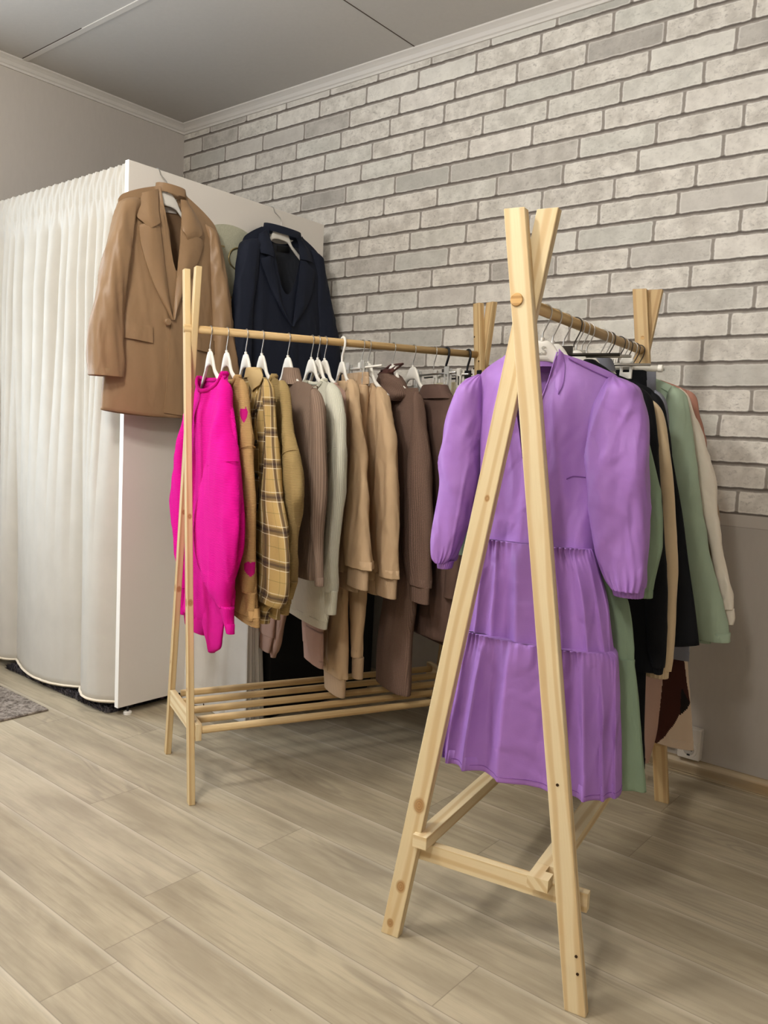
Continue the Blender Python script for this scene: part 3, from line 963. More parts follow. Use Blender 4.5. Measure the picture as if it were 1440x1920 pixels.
def clip_shape(parent, mat, u, top, flip=1):
    V = []; F = []
    c = link('clip', mesh_from('clip', *boxes([((u-.013, -.010, top-.052), (u-.007, -.004, top+.020)), ((u+.007, -.010, top-.052), (u+.013, -.004, top+.020)),
        ((u-.013, -.010, top-.060), (u+.013, -.003, top-.036)), ((u-.013, -.010, top-.005), (u+.013, -.004, top+.022)), ((u-.013, .003, top-.060), (u+.013, .008, top+.015)),
        ((u-.014, -.004, top-.004), (u+.014, .004, top+.006))])), mat, parent, smooth=False)
    weighted(c, .0016, 2)
    return c

def boxes(L):
    V = []; F = []
    for lo, hi in L:
        i = len(V); x0, y0, z0 = lo; x1, y1, z1 = hi
        V += [(x0,y0,z0),(x1,y0,z0),(x1,y1,z0),(x0,y1,z0),(x0,y0,z1),(x1,y0,z1),(x1,y1,z1),(x0,y1,z1)]
        F += [tuple(i+k for k in f) for f in ((0,3,2,1),(4,5,6,7),(0,1,5,4),(1,2,6,5),(2,3,7,6),(3,0,4,7))]
    return V, F

HANG = plain('flocked_white_plastic', 'E2DED4', .55, .35, noise_amt=.015, nscale=30)
CLEAR = N('clear_plastic', .08, .5)
CLEAR.color(lin('F2F2EE')); CLEAR.b.inputs['Transmission Weight'].default_value = .65; CLEAR.b.inputs['IOR'].default_value = 1.3
CLEAR = CLEAR.m

proto = None
def copy_tree(o, parent=None):
    c = o.copy(); COL.objects.link(c)
    if parent is not None: c.parent = parent
    for ch in [x for x in bpy.data.objects if x.parent == o]: copy_tree(ch, c)
    return c

def hanger(P, label, group=None, tilt=0.0, hookmat=None, du=0.0):
    global proto
    if proto is None:
        proto = thing('clothes_hanger', (0, 0, 0), 0, label, 'hanger')
        hook_shape(proto, METAL); hanger_shape(proto, HANG)
        disc('hook_collar', (0, 0, -.0595), (0, 0, 1), .0042, .007, HANG, proto, seg=12)
        c = proto
    else: c = copy_tree(proto)
    c.location = P.O; c.rotation_euler = (0, 0, P.rz)
    c['label'] = label
    if group: c['group'] = group
    if hookmat is not None:
        for ch in c.children:
            if ch.name.startswith('hook') and not ch.name.startswith('hook_collar'):
                ch.data = ch.data.copy(); ch.data.materials[0] = hookmat
    return c

def clip_hanger(P, label, barmat, clipmat, hookmat, clips=(-.13, .13), W=.18, top=-.062, r=.0016, hump=True, barz=-.075, group=None):
    t = thing('clip_hanger', P.O, P.rz, label, 'hanger', group)
    hook_shape(t, hookmat, top=top, r=r)
    wire('bar', [(-W, 0, barz), (W, 0, barz)], .0038, barmat, t, n=2, sub=False, seg=10)
    if hump: link('hanger_plate', mesh_from('hanger_plate', *boxes([((-.022, -.004, barz), (.022, .004, top+.002))])), barmat, t, smooth=False)
    for u in clips: clip_shape(t, clipmat, u, barz)
    return t

def garment(kind, P, label, cat, group=None):
    return thing(kind, P.O, P.rz, label, cat, group)

# ================================================================== knitwear rack
def ks(R, x):     # metres along the rod whose image column is x
    lo, hi = 0.0, R.L
    f = lambda k: proj(R.A+R.d*k)[0]
    for _ in range(40):
        m = (lo+hi)/2
        if f(m) < x: lo = m
        else: hi = m
    return (lo+hi)/2

G1 = 'white moulded hangers on the knitwear rack'
PINK = fabric('hot_pink_knit', 'DE0F90', .95, .12, fuzz=1, rib=.25, ribf=260, hor=True)
PINKR = fabric('hot_pink_rib', 'D80D8A', .95, .12, fuzz=1, rib=.7, ribf=330)
TAN = fabric('tan_knit', 'B18E5F', .95, .12, fuzz=1, rib=.25, ribf=260, hor=True)
MAG = fabric('magenta_knit', 'B0186E', .95, .1, fuzz=1)
KHAKI = fabric('khaki_knit', 'A1895B', .95, .12, fuzz=1, rib=.2, ribf=240, hor=True)
TAUPE = fabric('taupe_rib_knit', '8B7565', .95, .12, rib=.9, ribf=150)
IVORY = fabric('ivory_knit', 'D6D3C0', .95, .12, fuzz=1, rib=.3, ribf=240)
BEIGE = fabric('beige_jersey', 'BA9E7C', .85, .2, wrinkle=.2)
BEIGER = fabric('beige_rib', 'BFA383', .85, .2, rib=.7, ribf=300)
DUSTY = fabric('dusty_pink_jersey', 'A8897A', .9, .15, wrinkle=.2)
BROWNK = fabric('brown_melange_knit', '735C50', .95, .12, rib=.6, ribf=170, melange=.22)
CHOC = fabric('chocolate_jersey', '5B463D', .8, .2, wrinkle=.15)
BLACK = fabric('black_cloth', '0C0C10', .85, .15)
CREAM = fabric('cream_cloth', 'D8CFAE', .8, .2)

def seam(name, B, mat, parent, pts, lift=.0008, r=.0013):
    """raised stitched line over a body front, through pixel points"""
    out = []
    for q in catmull([tuple(p) for p in pts], 20):
        n = B.n0-.02
        for _ in range(4):
            u, z = B.P.px(q[0], q[1], n); n = B.nval(u, z, True)-lift
        out.append(Vector((u, n, z)))
    return wire(name, out, r, mat, parent, n=0, seg=6, sub=False)

def ring_seam(name, C, q, mat, parent, tilt=.0, r=.0016, grow=1.015):
    """stitched ring round a sleeve at fraction q of its length"""
    i = q*(len(C)-1); k = int(i); t = i-k
    a = C[k]; b = C[min(k+1, len(C)-1)]
    u, n, z, w, th = [x+(y-x)*t for x, y in zip(a, b)]
    pts = [Vector((u+w*grow*cos(f), n+th*grow*1.06*sin(f), z+tilt*cos(f))) for f in [2*pi*j/32 for j in range(32)]]
    return wire(name, pts, r, mat, parent, n=0, seg=6, sub=False, closed=True)

# --- 1 hot pink sweater
P = rackplane(R1, ks(R1, 395), .0)
hanger(P, 'white moulded hanger carrying the hot pink sweater at the near end of the rod', G1)
g = garment('sweater', P, 'hot pink fuzzy knit sweater, the first garment at the near end of the rod', 'sweater')
B = Body(P, [(700, 364, 432), (735, 357, 438), (800, 350, 442), (900, 344, 450), (1000, 342, 452), (1100, 342, 424), (1150, 343, 402)], (373, 421, 703, .050, .012, 'U'), ((364, 728), (432, 738)), th=.034, seed=1, wrk=.006)
B.build('body', PINK, g); B.collar('collar', PINKR, g, r=.008, r2=.012)
tube('hem', PINKR, P, [(1147, 343, 401), (1162, 345, 398), (1176, 347, 394)], g, th=.030, wrk=.002, seed=3)
sl, C = tube('sleeve', PINK, P, [(722, 409, 434, -.005), (760, 404, 438, -.012), (820, 396, 440, -.02), (880, 385, 444, -.025), (960, 370, 447, -.028), (1020, 366, 444, -.028), (1065, 371, 440, -.026), (1105, 386, 438, -.025), (1138, 408, 439, -.022)], g, th=.030, seed=5, wrk=.007)
ring_seam('shoulder_seam', C, .36, PINKR, sl, tilt=.016)
c2, _ = tube('cuff', PINKR, P, [(1134, 409, 439, -.022), (1160, 417, 439, -.022), (1187, 424, 440, -.022)], g, th=.018, wrk=.001); c2.parent = sl
sl, C = tube('sleeve', PINK, P, [(748, 352, 368, .0), (800, 340, 360), (860, 328, 354), (930, 321, 350), (985, 322, 348), (1040, 328, 350), (1100, 334, 352)], g, th=.022, seed=6, wrk=.005)
c2, _ = tube('cuff', PINKR, P, [(1098, 334, 352), (1150, 336, 353)], g, th=.016, wrk=.001); c2.parent = sl
sl2, C = tube('hem_tail', PINKR, P, [(1060, 362, 424, -.014), (1110, 365, 423, -.014), (1150, 370, 419, -.014), (1180, 378, 416, -.014), (1205, 385, 413, -.014), (1222, 391, 402, -.014)], g, th=.010, wrk=.003)

# --- 2 tan sweater with magenta hearts
P = rackplane(R1, ks(R1, 426), .0)
hanger(P, 'white moulded hanger carrying the tan sweater with magenta hearts', G1)
g = garment('sweater', P, 'tan fuzzy knit sweater with magenta knitted hearts, right behind the hot pink sweater', 'sweater')
def heartf(P, cx, cy, w, h, n):
    def f(c):
        X, Y = proj(P.w(c.x, c.y, c.z)); x = (X-cx)/(w/2)*1.15; y = -(Y-cy)/(h/2)*1.15+.12
        return (x*x+y*y-1)**3-x*x*y**3 < 0
    return f
B = Body(P, [(708, 402, 460), (740, 405, 468), (850, 405, 472), (1000, 410, 478), (1110, 425, 482), (1145, 432, 486)], (412, 446, 708, .040, .010, 'U'), ((402, 728), (462, 724)), th=.022, seed=11, wrk=.004)
hb = heartf(P, 447, 1062, 34, 30, -.02)
B.build('body', [TAN, MAG], g, step=.006, cols=150, mats=[TAN, MAG], fmat=lambda c: 1 if c.y < 0 and hb(c) else 0); B.collar('collar', TAN, g, r=.007, r2=.010)
tube('hem', TAN, P, [(1142, 433, 486), (1160, 434, 486)], g, th=.019, wrk=.001)
h1 = heartf(P, 457, 779, 15, 30, -.02); h2 = heartf(P, 470, 1068, 26, 30, -.02)
sl, C = tube('sleeve', [TAN, MAG], P, [(722, 446, 464, -.004), (780, 448, 472, -.008), (840, 446, 477, -.010), (920, 443, 480, -.012), (1010, 440, 480, -.012), (1060, 443, 480, -.012), (1110, 456, 480, -.01)], g, th=.021, seed=12, wrk=.004, step=.005, seg=110, mats=[TAN, MAG],
    fmat=lambda c: 1 if c.y < -.005 and (h1(c) or h2(c)) else 0)
ring_seam('shoulder_seam', C, .34, TAN, sl, tilt=.012)
c2, _ = tube('cuff', TAN, P, [(1108, 457, 480, -.01), (1162, 464, 480, -.01)], g, th=.014, wrk=.001); c2.parent = sl

# --- 3 plaid shirt
def plaid_mat():
    g = N('plaid_flannel', .95, .12)
    uv = g.mapping(g.coord('UV'), (1, 1, 1)); x, y, z = g.xyz(uv)
    def bands(v, per, spec):
        f = g.math('FRACT', g.math('DIVIDE', v, per)); out = []
        for c, w in spec:
            out.append(g.math('SUBTRACT', 1.0, g.ramp(g.math('ABSOLUTE', g.math('SUBTRACT', f, c)), w*.8, w*1.15)))
        return out
    per = .092
    base = lin('B89A62')
    cx = bands(x, per*.8, ((.25, .105), (.25, .035), (.12, .012), (.40, .012), (.78, .010)))
    cy = bands(y, per, ((.25, .105), (.25, .035), (.12, .010), (.40, .010), (.78, .010)))
    col = g.mix(g.math('MULTIPLY', cx[0], .62), base, lin('4E3B33')); col = g.mix(g.math('MULTIPLY', cy[0], .62), col, lin('4E3B33'))
    col = g.mix(g.math('MULTIPLY', cx[1], .5), col, lin('2A1F28')); col = g.mix(g.math('MULTIPLY', cy[1], .5), col, lin('2A1F28'))
    for q in (cx[2], cx[3], cy[2], cy[3]): col = g.mix(g.math('MULTIPLY', q, .75), col, lin('E6DCC0'))
    for q in (cx[4], cy[4]): col = g.mix(g.math('MULTIPLY', q, .5), col, lin('6B6A3E'))
    tw = g.noise(g.mapping(uv, (1, 1, 1)), 500, 2); col = g.mix(g.math('MULTIPLY', tw, .25), col, (0.05, .04, .03))
    g.color(col); g.bump(g.noise(uv, 600, 2), .3, .001); return g.m
PLAID = plaid_mat()
COLLARB = fabric('sand_cotton', 'B69C6E', .9, .15)
P = rackplane(R1, ks(R1, 462), .0)
hanger(P, 'white moulded hanger carrying the plaid flannel shirt', G1)
g = garment('shirt', P, 'brown and sand plaid flannel shirt with a band collar on the knitwear rack', 'shirt')
B = Body(P, [(706, 432, 500), (740, 435, 508), (850, 438, 512), (1000, 445, 520), (1140, 452, 524)], (456, 486, 704, .075, .008, 'V'), ((432, 725), (500, 733)), th=.022, seed=21, wrk=.005)
B.build('body', PLAID, g)
B.patch('placket', PLAID, g, [(472, 722), (474, 850), (478, 1000), (480, 1135)], [(482, 726), (484, 850), (487, 1000), (489, 1135)], lift=.003)
B.patch('collar', COLLARB, g, [(462, 706), (466, 716), (473, 735)], [(486, 692), (492, 705), (486, 722)], lift=.006, curl=.004, nl=10)
tube('collar_band', COLLARB, P, [(690, 462, 490), (708, 458, 492)], g, th=.020, wrk=.001, capt=False, lip=.008, rings=8)
for y in (770, 828, 890, 950):
    u, z = P.px(480, y, -.02); b = disc('button', (u, B.nval(u, z, True)-.005, z), (0, -1, 0), .0052, .003, BLACKPL, g, seg=16, bev=.0008)
sl, C = tube('sleeve', PLAID, P, [(722, 490, 514, -.004), (770, 492, 518, -.008), (850, 493, 521, -.012), (930, 488, 528, -.014), (1000, 480, 539, -.016), (1060, 477, 542, -.016), (1100, 475, 540, -.016), (1126, 476, 530, -.016)], g, th=.024, seed=22, wrk=.006)
c2, _ = tube('cuff', PLAID, P, [(1120, 478, 522, -.016), (1140, 480, 508, -.014), (1165, 482, 504, -.014)], g, th=.015, wrk=.006, seed=4); c2.parent = sl

# --- 4 khaki sweater
P = rackplane(R1, ks(R1, 492), .0)
hanger(P, 'white moulded hanger carrying the khaki sweater', G1)
g = garment('sweater', P, 'plain khaki knit sweater between the plaid shirt and the taupe ribbed sweater', 'sweater')
B = Body(P, [(710, 468, 530), (745, 470, 536), (850, 472, 540), (1000, 480, 545), (1118, 488, 545)], (484, 514, 706, .035, .008, 'U'), ((468, 728), (530, 735)), th=.022, seed=31)
B.build('body', KHAKI, g); B.collar('collar', KHAKI, g, r=.007, r2=.010)
tube('hem', KHAKI, P, [(1115, 489, 544), (1140, 492, 540)], g, th=.019, wrk=.001)
sl, C = tube('sleeve', KHAKI, P, [(724, 520, 542, -.003), (770, 526, 549, -.006), (830, 530, 556, -.01), (880, 530, 562, -.012), (925, 532, 567, -.012), (965, 534, 563, -.012), (1010, 538, 558, -.012), (1060, 538, 561, -.012), (1092, 537, 558, -.012)], g, th=.021, seed=32, wrk=.006)
ring_seam('shoulder_seam', C, .30, KHAKI, sl, tilt=.012)
c2, _ = tube('cuff', KHAKI, P, [(1090, 537, 558, -.012), (1122, 533, 549, -.012)], g, th=.012, wrk=.001); c2.parent = sl

# --- 5 taupe ribbed mock neck
P = rackplane(R1, ks(R1, 541), .0)
hanger(P, 'white moulded hanger, glossy topped, carrying the taupe ribbed mock neck sweater', G1)
g = garment('sweater', P, 'taupe ribbed mock neck sweater hanging in front of the ivory sweater', 'sweater')
B = Body(P, [(716, 512, 588), (750, 514, 592), (850, 518, 594), (1000, 528, 594), (1078, 540, 592)], (530, 562, 716, .012, .004, 'U'), ((512, 722), (588, 733)), th=.026, seed=41)
B.build('body', TAUPE, g)
tube('collar', TAUPE, P, [(690, 532, 560), (704, 530, 563), (722, 526, 566)], g, th=.030, wrk=.002, capt=False, lip=.0, rings=14, seg=44)
sl, C = tube('sleeve', TAUPE, P, [(738, 580, 602, -.002), (770, 581, 609, -.004), (850, 580, 611, -.006), (920, 580, 611, -.006), (1000, 584, 609, -.006), (1060, 590, 608, -.006), (1098, 592, 607, -.006)], g, th=.020, seed=42, wrk=.004)
ring_seam('shoulder_seam', C, .02, TAUPE, sl, tilt=.010)

# --- 6 ivory sweater
P = rackplane(R1, ks(R1, 585), .0)
hanger(P, 'white moulded hanger carrying the ivory sweater, first of three hooks close together', G1)
g = garment('sweater', P, 'long ivory knit sweater with a dropped shoulder beside the taupe ribbed sweater', 'sweater')
B = Body(P, [(716, 548, 622), (745, 548, 628), (850, 545, 628), (1000, 536, 624), (1100, 528, 618), (1145, 526, 612)], (574, 608, 714, .030, .008, 'U'), ((548, 727), (622, 734)), th=.024, seed=51)
B.build('body', IVORY, g); B.collar('collar', IVORY, g, r=.007, r2=.011)
tube('hem', IVORY, P, [(1142, 526, 612), (1156, 527, 610)], g, th=.023, wrk=.001)
sl, C = tube('sleeve', IVORY, P, [(728, 612, 634, -.003), (765, 613, 643, -.006), (830, 613, 645, -.008), (880, 614, 645, -.010), (940, 614, 643, -.010), (1000, 611, 640, -.010), (1060, 609, 636, -.010), (1108, 608, 633, -.010)], g, th=.022, seed=52, wrk=.006)
ring_seam('shoulder_seam', C, .33, IVORY, sl, tilt=.016)
c2, _ = tube('cuff', IVORY, P, [(1105, 608, 633, -.010), (1150, 609, 630, -.010)], g, th=.016, wrk=.001); c2.parent = sl

# --- 7 dusty pink set on the two hangers behind
P = rackplane(R1, ks(R1, 597), .0)
hanger(P, 'white moulded hanger carrying the dusty pink joggers, second of three hooks close together', G1)
g = garment('joggers', P, 'dusty pink joggers whose cuffs show below the ivory and plaid hems', 'trousers')
tube('waistband', DUSTY, P, [(775, 545, 618), (795, 545, 618)], g, th=.012, wrk=.001)
sl, C = tube('leg', DUSTY, P, [(785, 545, 585), (900, 538, 578), (1050, 520, 555), (1130, 516, 540), (1170, 512, 533), (1205, 505, 527), (1232, 507, 517)], g, th=.016, seed=61, n0=.01)
sl, C = tube('leg', DUSTY, P, [(785, 515, 560), (900, 500, 545), (1050, 493, 530), (1130, 489, 519), (1188, 488, 514)], g, th=.013, seed=62, n0=-.012)
c2, _ = tube('cuff', DUSTY, P, [(1185, 488, 513, -.012), (1217, 485, 506, -.012)], g, th=.011, wrk=.001); c2.parent = sl
P = rackplane(R1, ks(R1, 610), .0)
hanger(P, 'white moulded hanger carrying the dusty pink sweatshirt, third of three hooks close together', G1)
g = garment('sweatshirt', P, 'dusty pink sweatshirt mostly hidden behind the ivory sweater, its hem showing beside the beige joggers', 'sweatshirt')
B = Body(P, [(720, 575, 648), (760, 572, 650), (900, 568, 640), (1050, 566, 622), (1180, 566, 606)], (598, 630, 722, .030, .008, 'U'), ((575, 735), (648, 745)), th=.014, seed=64)
B.build('body', DUSTY, g); B.collar('collar', DUSTY, g)
sl, C = tube('sleeve', DUSTY, P, [(790, 570, 600, .016), (950, 566, 594, .016), (1100, 566, 592, .016), (1205, 568, 590, .016)], g, th=.010, seed=66)
c2, _ = tube('cuff', DUSTY, P, [(1203, 569, 588, .016), (1240, 570, 600, .016)], g, th=.010, wrk=.001); c2.parent = sl
tube('hem', DUSTY, P, [(1178, 572, 606, -.006), (1246, 580, 606, -.006)], g, th=.012, wrk=.002)

# --- 8 beige joggers and sweatshirt
P = rackplane(R1, ks(R1, 643), .0)
t = thing('plastic_hanger', P.O, P.rz, 'white plastic hanger with a thick white hook carrying the first beige sweatshirt', 'hanger')
hook_shape(t, PLASTIC, r=.0042, R=.019); hanger_shape(t, PLASTIC, hump=.026, W=.105, plate=.046)
g = garment('sweatshirt', P, 'beige sweatshirt with two folded shoulders next to the ivory sweater', 'sweatshirt')
B = Body(P, [(718, 606, 668), (750, 606, 676), (850, 610, 676), (1000, 616, 676), (1070, 620, 674)], (628, 656, 716, .050, .008, 'U'), ((606, 728), (668, 737)), th=.024, seed=71, wrk=.006)
B.build('body', BEIGE, g); B.collar('collar', BEIGER, g, r=.008, r2=.011)
tube('hem', BEIGER, P, [(1068, 620, 674), (1100, 622, 672)], g, th=.02, wrk=.001)
sl, C = tube('sleeve', BEIGE, P, [(722, 650, 672, -.002), (760, 652, 678, -.006), (830, 654, 686, -.012), (920, 650, 691, -.016), (1000, 650, 692, -.016), (1040, 648, 693, -.016), (1062, 647, 694, -.016)], g, th=.024, seed=72, wrk=.008, fold=lambda a, q: .05*sin(7*a)*smooth01((q-.75)*4))
c2, _ = tube('cuff', BEIGER, P, [(1060, 652, 690, -.016), (1100, 650, 689, -.016)], g, th=.017, wrk=.001); c2.parent = sl
P = rackplane(R1, ks(R1, 680), .0)
clip_hanger(P, 'clip hanger with clear plastic clips holding the beige joggers', HANG, CLEAR, METAL, clips=(-.10, .02), W=.15, barz=-.078)
g = garment('joggers', P, 'beige joggers held by clear clips, their ribbed cuffs hanging lowest above the dowel shelf', 'trousers')
tube('waistband', BEIGER, P, [(700, 640, 690), (722, 640, 691)], g, th=.012, wrk=.002)
sl, C = tube('leg', BEIGE, P, [(715, 632, 668, -.05), (900, 622, 660, -.062), (1040, 610, 654, -.066), (1120, 603, 652, -.066), (1180, 600, 652, -.066), (1230, 600, 651, -.066), (1260, 603, 650, -.066)], g, th=.026, seed=81, wrk=.006, fold=lambda a, q: .05*sin(9*a)*smooth01((q-.85)*7))
c2, _ = tube('cuff', BEIGER, P, [(1258, 607, 648, -.066), (1297, 609, 646, -.066)], g, th=.018, wrk=.001); c2.parent = sl
wire('side_seam', [Vector((C[i][0]+C[i][3]*.05, C[i][1]-C[i][4]*1.03, C[i][2])) for i in range(10, len(C)-2, 3)], .0011, BEIGER, sl, n=0, seg=6, sub=False)
sl, C = tube('leg', BEIGE, P, [(722, 655, 690, -.005), (900, 655, 688, -.012), (1080, 655, 687, -.016), (1160, 658, 686, -.016), (1232, 661, 685, -.016)], g, th=.022, seed=82, wrk=.006)
c2, _ = tube('cuff', BEIGER, P, [(1230, 660, 682, -.016), (1270, 660, 680, -.016)], g, th=.016, wrk=.001); c2.parent = sl

# --- 9 second beige sweatshirt
P = rackplane(R1, ks(R1, 692), .0)
hanger(P, 'white moulded hanger carrying the second beige sweatshirt beside the brown turtleneck dress', G1)
g = garment('sweatshirt', P, 'plain beige sweatshirt hanging right beside the brown turtleneck knit dress', 'sweatshirt')
B = Body(P, [(722, 660, 716), (760, 662, 722), (860, 668, 722), (1000, 678, 722), (1085, 684, 718)], (672, 700, 722, .060, .008, 'U'), ((660, 738), (716, 745)), th=.024, seed=91, wrk=.006)
B.build('body', BEIGE, g); B.collar('collar', BEIGER, g, r=.008, r2=.011)
tube('hem', BEIGER, P, [(1083, 684, 718), (1111, 686, 716)], g, th=.02, wrk=.001)
sl, C = tube('sleeve', BEIGE, P, [(736, 703, 724, -.002), (765, 704, 734, -.006), (810, 704, 740, -.010), (880, 702, 744, -.012), (960, 699, 746, -.014), (1030, 697, 746, -.014), (1078, 697, 747, -.014)], g, th=.026, seed=92, wrk=.008, fold=lambda a, q: .04*sin(8*a)*smooth01((q-.8)*5))
c2, _ = tube('cuff', BEIGER, P, [(1076, 703, 744, -.014), (1117, 705, 742, -.014)], g, th=.019, wrk=.001); c2.parent = sl

# --- 10 brown turtleneck dress with buckle
P = rackplane(R1, ks(R1, 738), .0)
hanger(P, 'white moulded hanger carrying the brown turtleneck knit dress', G1)
g = garment('knit_dress', P, 'brown melange knit dress with a folded turtleneck and a brown buckle at the hook', 'dress')
B = Body(P, [(742, 700, 786), (775, 702, 790), (850, 708, 788), (1000, 718, 784), (1120, 720, 780), (1180, 712, 772), (1240, 706, 769), (1288, 704, 768)], (708, 752, 730, .010, .006, 'U'), ((700, 744), (786, 736)), th=.030, seed=101, wrk=.005)
B.build('body', BROWNK, g)
tube('turtleneck', BROWNK, P, [(702, 708, 748), (712, 704, 754), (732, 704, 762), (752, 712, 764)], g, th=.036, wrk=.006, capt=False, lip=.0, rings=22, seg=44, seed=7)
tube('neck_fold', BROWNK, P, [(712, 712, 756, -.008), (738, 716, 768, -.012), (752, 722, 764, -.012)], g, th=.044, wrk=.003, capt=False, lip=.012, rings=16, seg=44)
sl, C = tube('sleeve', BROWNK, P, [(745, 774, 792, -.002), (780, 772, 799, -.006), (840, 766, 803, -.010), (920, 758, 807, -.012), (990, 755, 809, -.014), (1050, 757, 808, -.014), (1098, 767, 808, -.014)], g, th=.026, seed=102, wrk=.005)
c2, _ = tube('cuff', BROWNK, P, [(1096, 768, 805, -.014), (1128, 769, 804, -.014)], g, th=.018, wrk=.001); c2.parent = sl
BUCK = plain('brown_leather', '4E2F29', .45, .4)
P0 = P
b_ = garment('belt_buckle', P, 'brown square leather belt buckle tied to the hook above the brown turtleneck', 'buckle')
bw = [(-.066, -.016, -.088), (.030, -.016, -.088), (.062, .006, -.060), (-.030, .006, -.060)]
wire('buckle_frame', [Vector(q) for q in bw], .0042, BUCK, b_, n=0, seg=8, sub=False, closed=True)
wire('prong', [(-.020, -.014, -.087), (.022, -.002, -.068)], .0028, BUCK, b_, n=2, sub=False, seg=8)
wire('tag_loop', [(-.030, -.014, -.098), (-.034, -.016, -.116)], .0022, PLASTIC, b_, n=2, sub=False, seg=8)
tube('belt', BUCK, P, [(696, 716, 736), (706, 712, 742)], b_, th=.012, wrk=.001, rings=10)

# --- 11 chocolate mock neck dress
P = rackplane(R1, ks(R1, 776), .0)
hanger(P, 'white moulded hanger carrying the chocolate mock neck dress', G1)
g = garment('dress', P, 'smooth chocolate brown mock neck dress partly hidden behind the purple dress sleeve', 'dress')
B = Body(P, [(748, 764, 852), (780, 766, 864), (900, 768, 868), (1050, 768, 862), (1150, 768, 850), (1188, 768, 842)], (778, 840, 738, .010, .004, 'U'), ((764, 748), (852, 752)), th=.032, seed=111, wrk=.005)
B.build('body', CHOC, g)
tube('collar', CHOC, P, [(722, 794, 838), (735, 788, 843), (748, 784, 848)], g, th=.030, wrk=.003, capt=False, lip=.0, rings=16, seg=44)
tube('sleeve', CHOC, P, [(790, 846, 868, -.004), (900, 846, 874, -.01), (1050, 836, 868, -.012), (1120, 834, 860, -.012)], g, th=.02, seed=112)

# --- 12 clip hangers at the far end
P = rackplane(R1, ks(R1, 815), .0)
clip_hanger(P, 'clip hanger with grey clips between the chocolate dress and the black hooks', METAL, CLEAR, METAL, clips=(-.11, .10), W=.15, hump=False, barz=-.082)
g = garment('skirt', P, 'dark chocolate skirt hanging from the clips behind the chocolate dress', 'skirt')
tube('waistband', CHOC, P, [(745, 775, 835), (765, 775, 838)], g, th=.008, wrk=.001)
tube('panel', CHOC, P, [(765, 775, 838), (900, 770, 846), (1100, 764, 850), (1195, 762, 850)], g, th=.012, wrk=.003, capt=False)
P = rackplane(R1, ks(R1, 838), .0)
clip_hanger(P, 'clip hanger with a thick black hook holding the cream trousers', METAL, PLASTIC, BLACKPL, clips=(-.06, .10), W=.15, r=.0042, barz=-.085)
g = garment('trousers', P, 'pale cream trousers clipped under the first thick black hook', 'trousers')
tube('waistband', CREAM, P, [(718, 812, 856), (732, 812, 856)], g, th=.010, wrk=.001)
tube('leg', CREAM, P, [(730, 812, 858), (900, 812, 858), (1060, 815, 848), (1122, 820, 843)], g, th=.014, capt=False, wrk=.003)
P = rackplane(R1, ks(R1, 878), .0)
clip_hanger(P, 'black clip hanger with a thick black hook at the far end of the knitwear rod', BLACKPL, BLACKPL, BLACKPL, clips=(-.05, .09), W=.14, r=.0042, barz=-.085)
g = garment('trousers', P, 'black trousers clipped under the last black hook of the knitwear rod', 'trousers')
tube('waistband', BLACK, P, [(716, 852, 902), (732, 852, 902)], g, th=.010, wrk=.001)
tube('leg', BLACK, P, [(730, 852, 880), (900, 840, 872), (1060, 822, 850), (1160, 818, 846)], g, th=.016, capt=False, wrk=.003)
tube('leg', BLACK, P, [(730, 876, 902), (900, 870, 900), (1060, 862, 892), (1160, 858, 888)], g, th=.016, capt=False, wrk=.003)

# --- things on the floor behind the knitwear rack
WC = fabric('white_bedlinen', 'D9D6D0', .85, .2, wrinkle=.12)
def draped(name, cx, cy, hx, hy, ztop, mat, seed, amp=.016, zb=.006):
    V = []; F = []; UV = []; m = 160; rings = 46
    def per(t, off):
        t = (t % 1)*4; k = int(t); f = t-k
        c = [(-1, -1), (1, -1), (1, 1), (-1, 1)]
        a = c[k % 4]; b = c[(k+1) % 4]
        return Vector(((a[0]+(b[0]-a[0])*f)*(hx+off), (a[1]+(b[1]-a[1])*f)*(hy+off), 0))
    rows = [(0.0, ztop, 0), (.5, ztop+.002, 0), (.97, ztop+.001, 0), (1.0, ztop-.004, .004)]
    for i in range(1, rings+1):
        q = i/rings; rows.append((1.0, ztop-.004-(ztop-zb)*q, .004+.012*q))
    for (s_, z, off) in rows:
        q = max(0, (ztop-z)/ztop)
        for k in range(m):
            t = k/m; p = per(t, off)*s_
            d = p.normalized() if p.length > 0 else Vector((0, 0, 0))
            w_ = amp*q*(.6*sin(t*2*pi*19+seed)+.5*sin(t*2*pi*11+2*seed))+.010*q*noise.noise(Vector((p.x*9, p.y*9, z*4+seed)))
            p = p + d*(w_ + amp*q*.8)
            V.append(Vector((cx+p.x, cy+p.y, z))); UV.append((t*2*(hx+hy)*2, z))
    for i in range(len(rows)-1):
        for k in range(m): F.append((i*m+k, (i+1)*m+k, (i+1)*m+(k+1) % m, i*m+(k+1) % m))
    return link(name, mesh_from(name, V, F, UV), mat)
BLKL = plain('black_laminate', '0E0E10', .6, .3, noise_amt=.02)
cb = thing('cabinet', (1.40, -.40, 0), 0, 'low black cabinet behind the knitwear rack, its front hidden by a white cloth', 'cabinet')
rel(box('carcass', (1.205, -.705, .020), (1.592, -.090, .600), BLKL, bev=.002), cb)
rel(box('top_board', (1.200, -.712, .6005), (1.600, -.085, .622), BLKL, bev=.002), cb)
rel(box('plinth', (1.215, -.690, 0), (1.582, -.100, .0195), BLKL), cb)
o = draped('draped_cloth', 1.378, -.762, .170, .028, .640, WC, 2, amp=.011)
tag(o, 'white cloth hanging to the floor in front of the black cabinet', 'cloth')

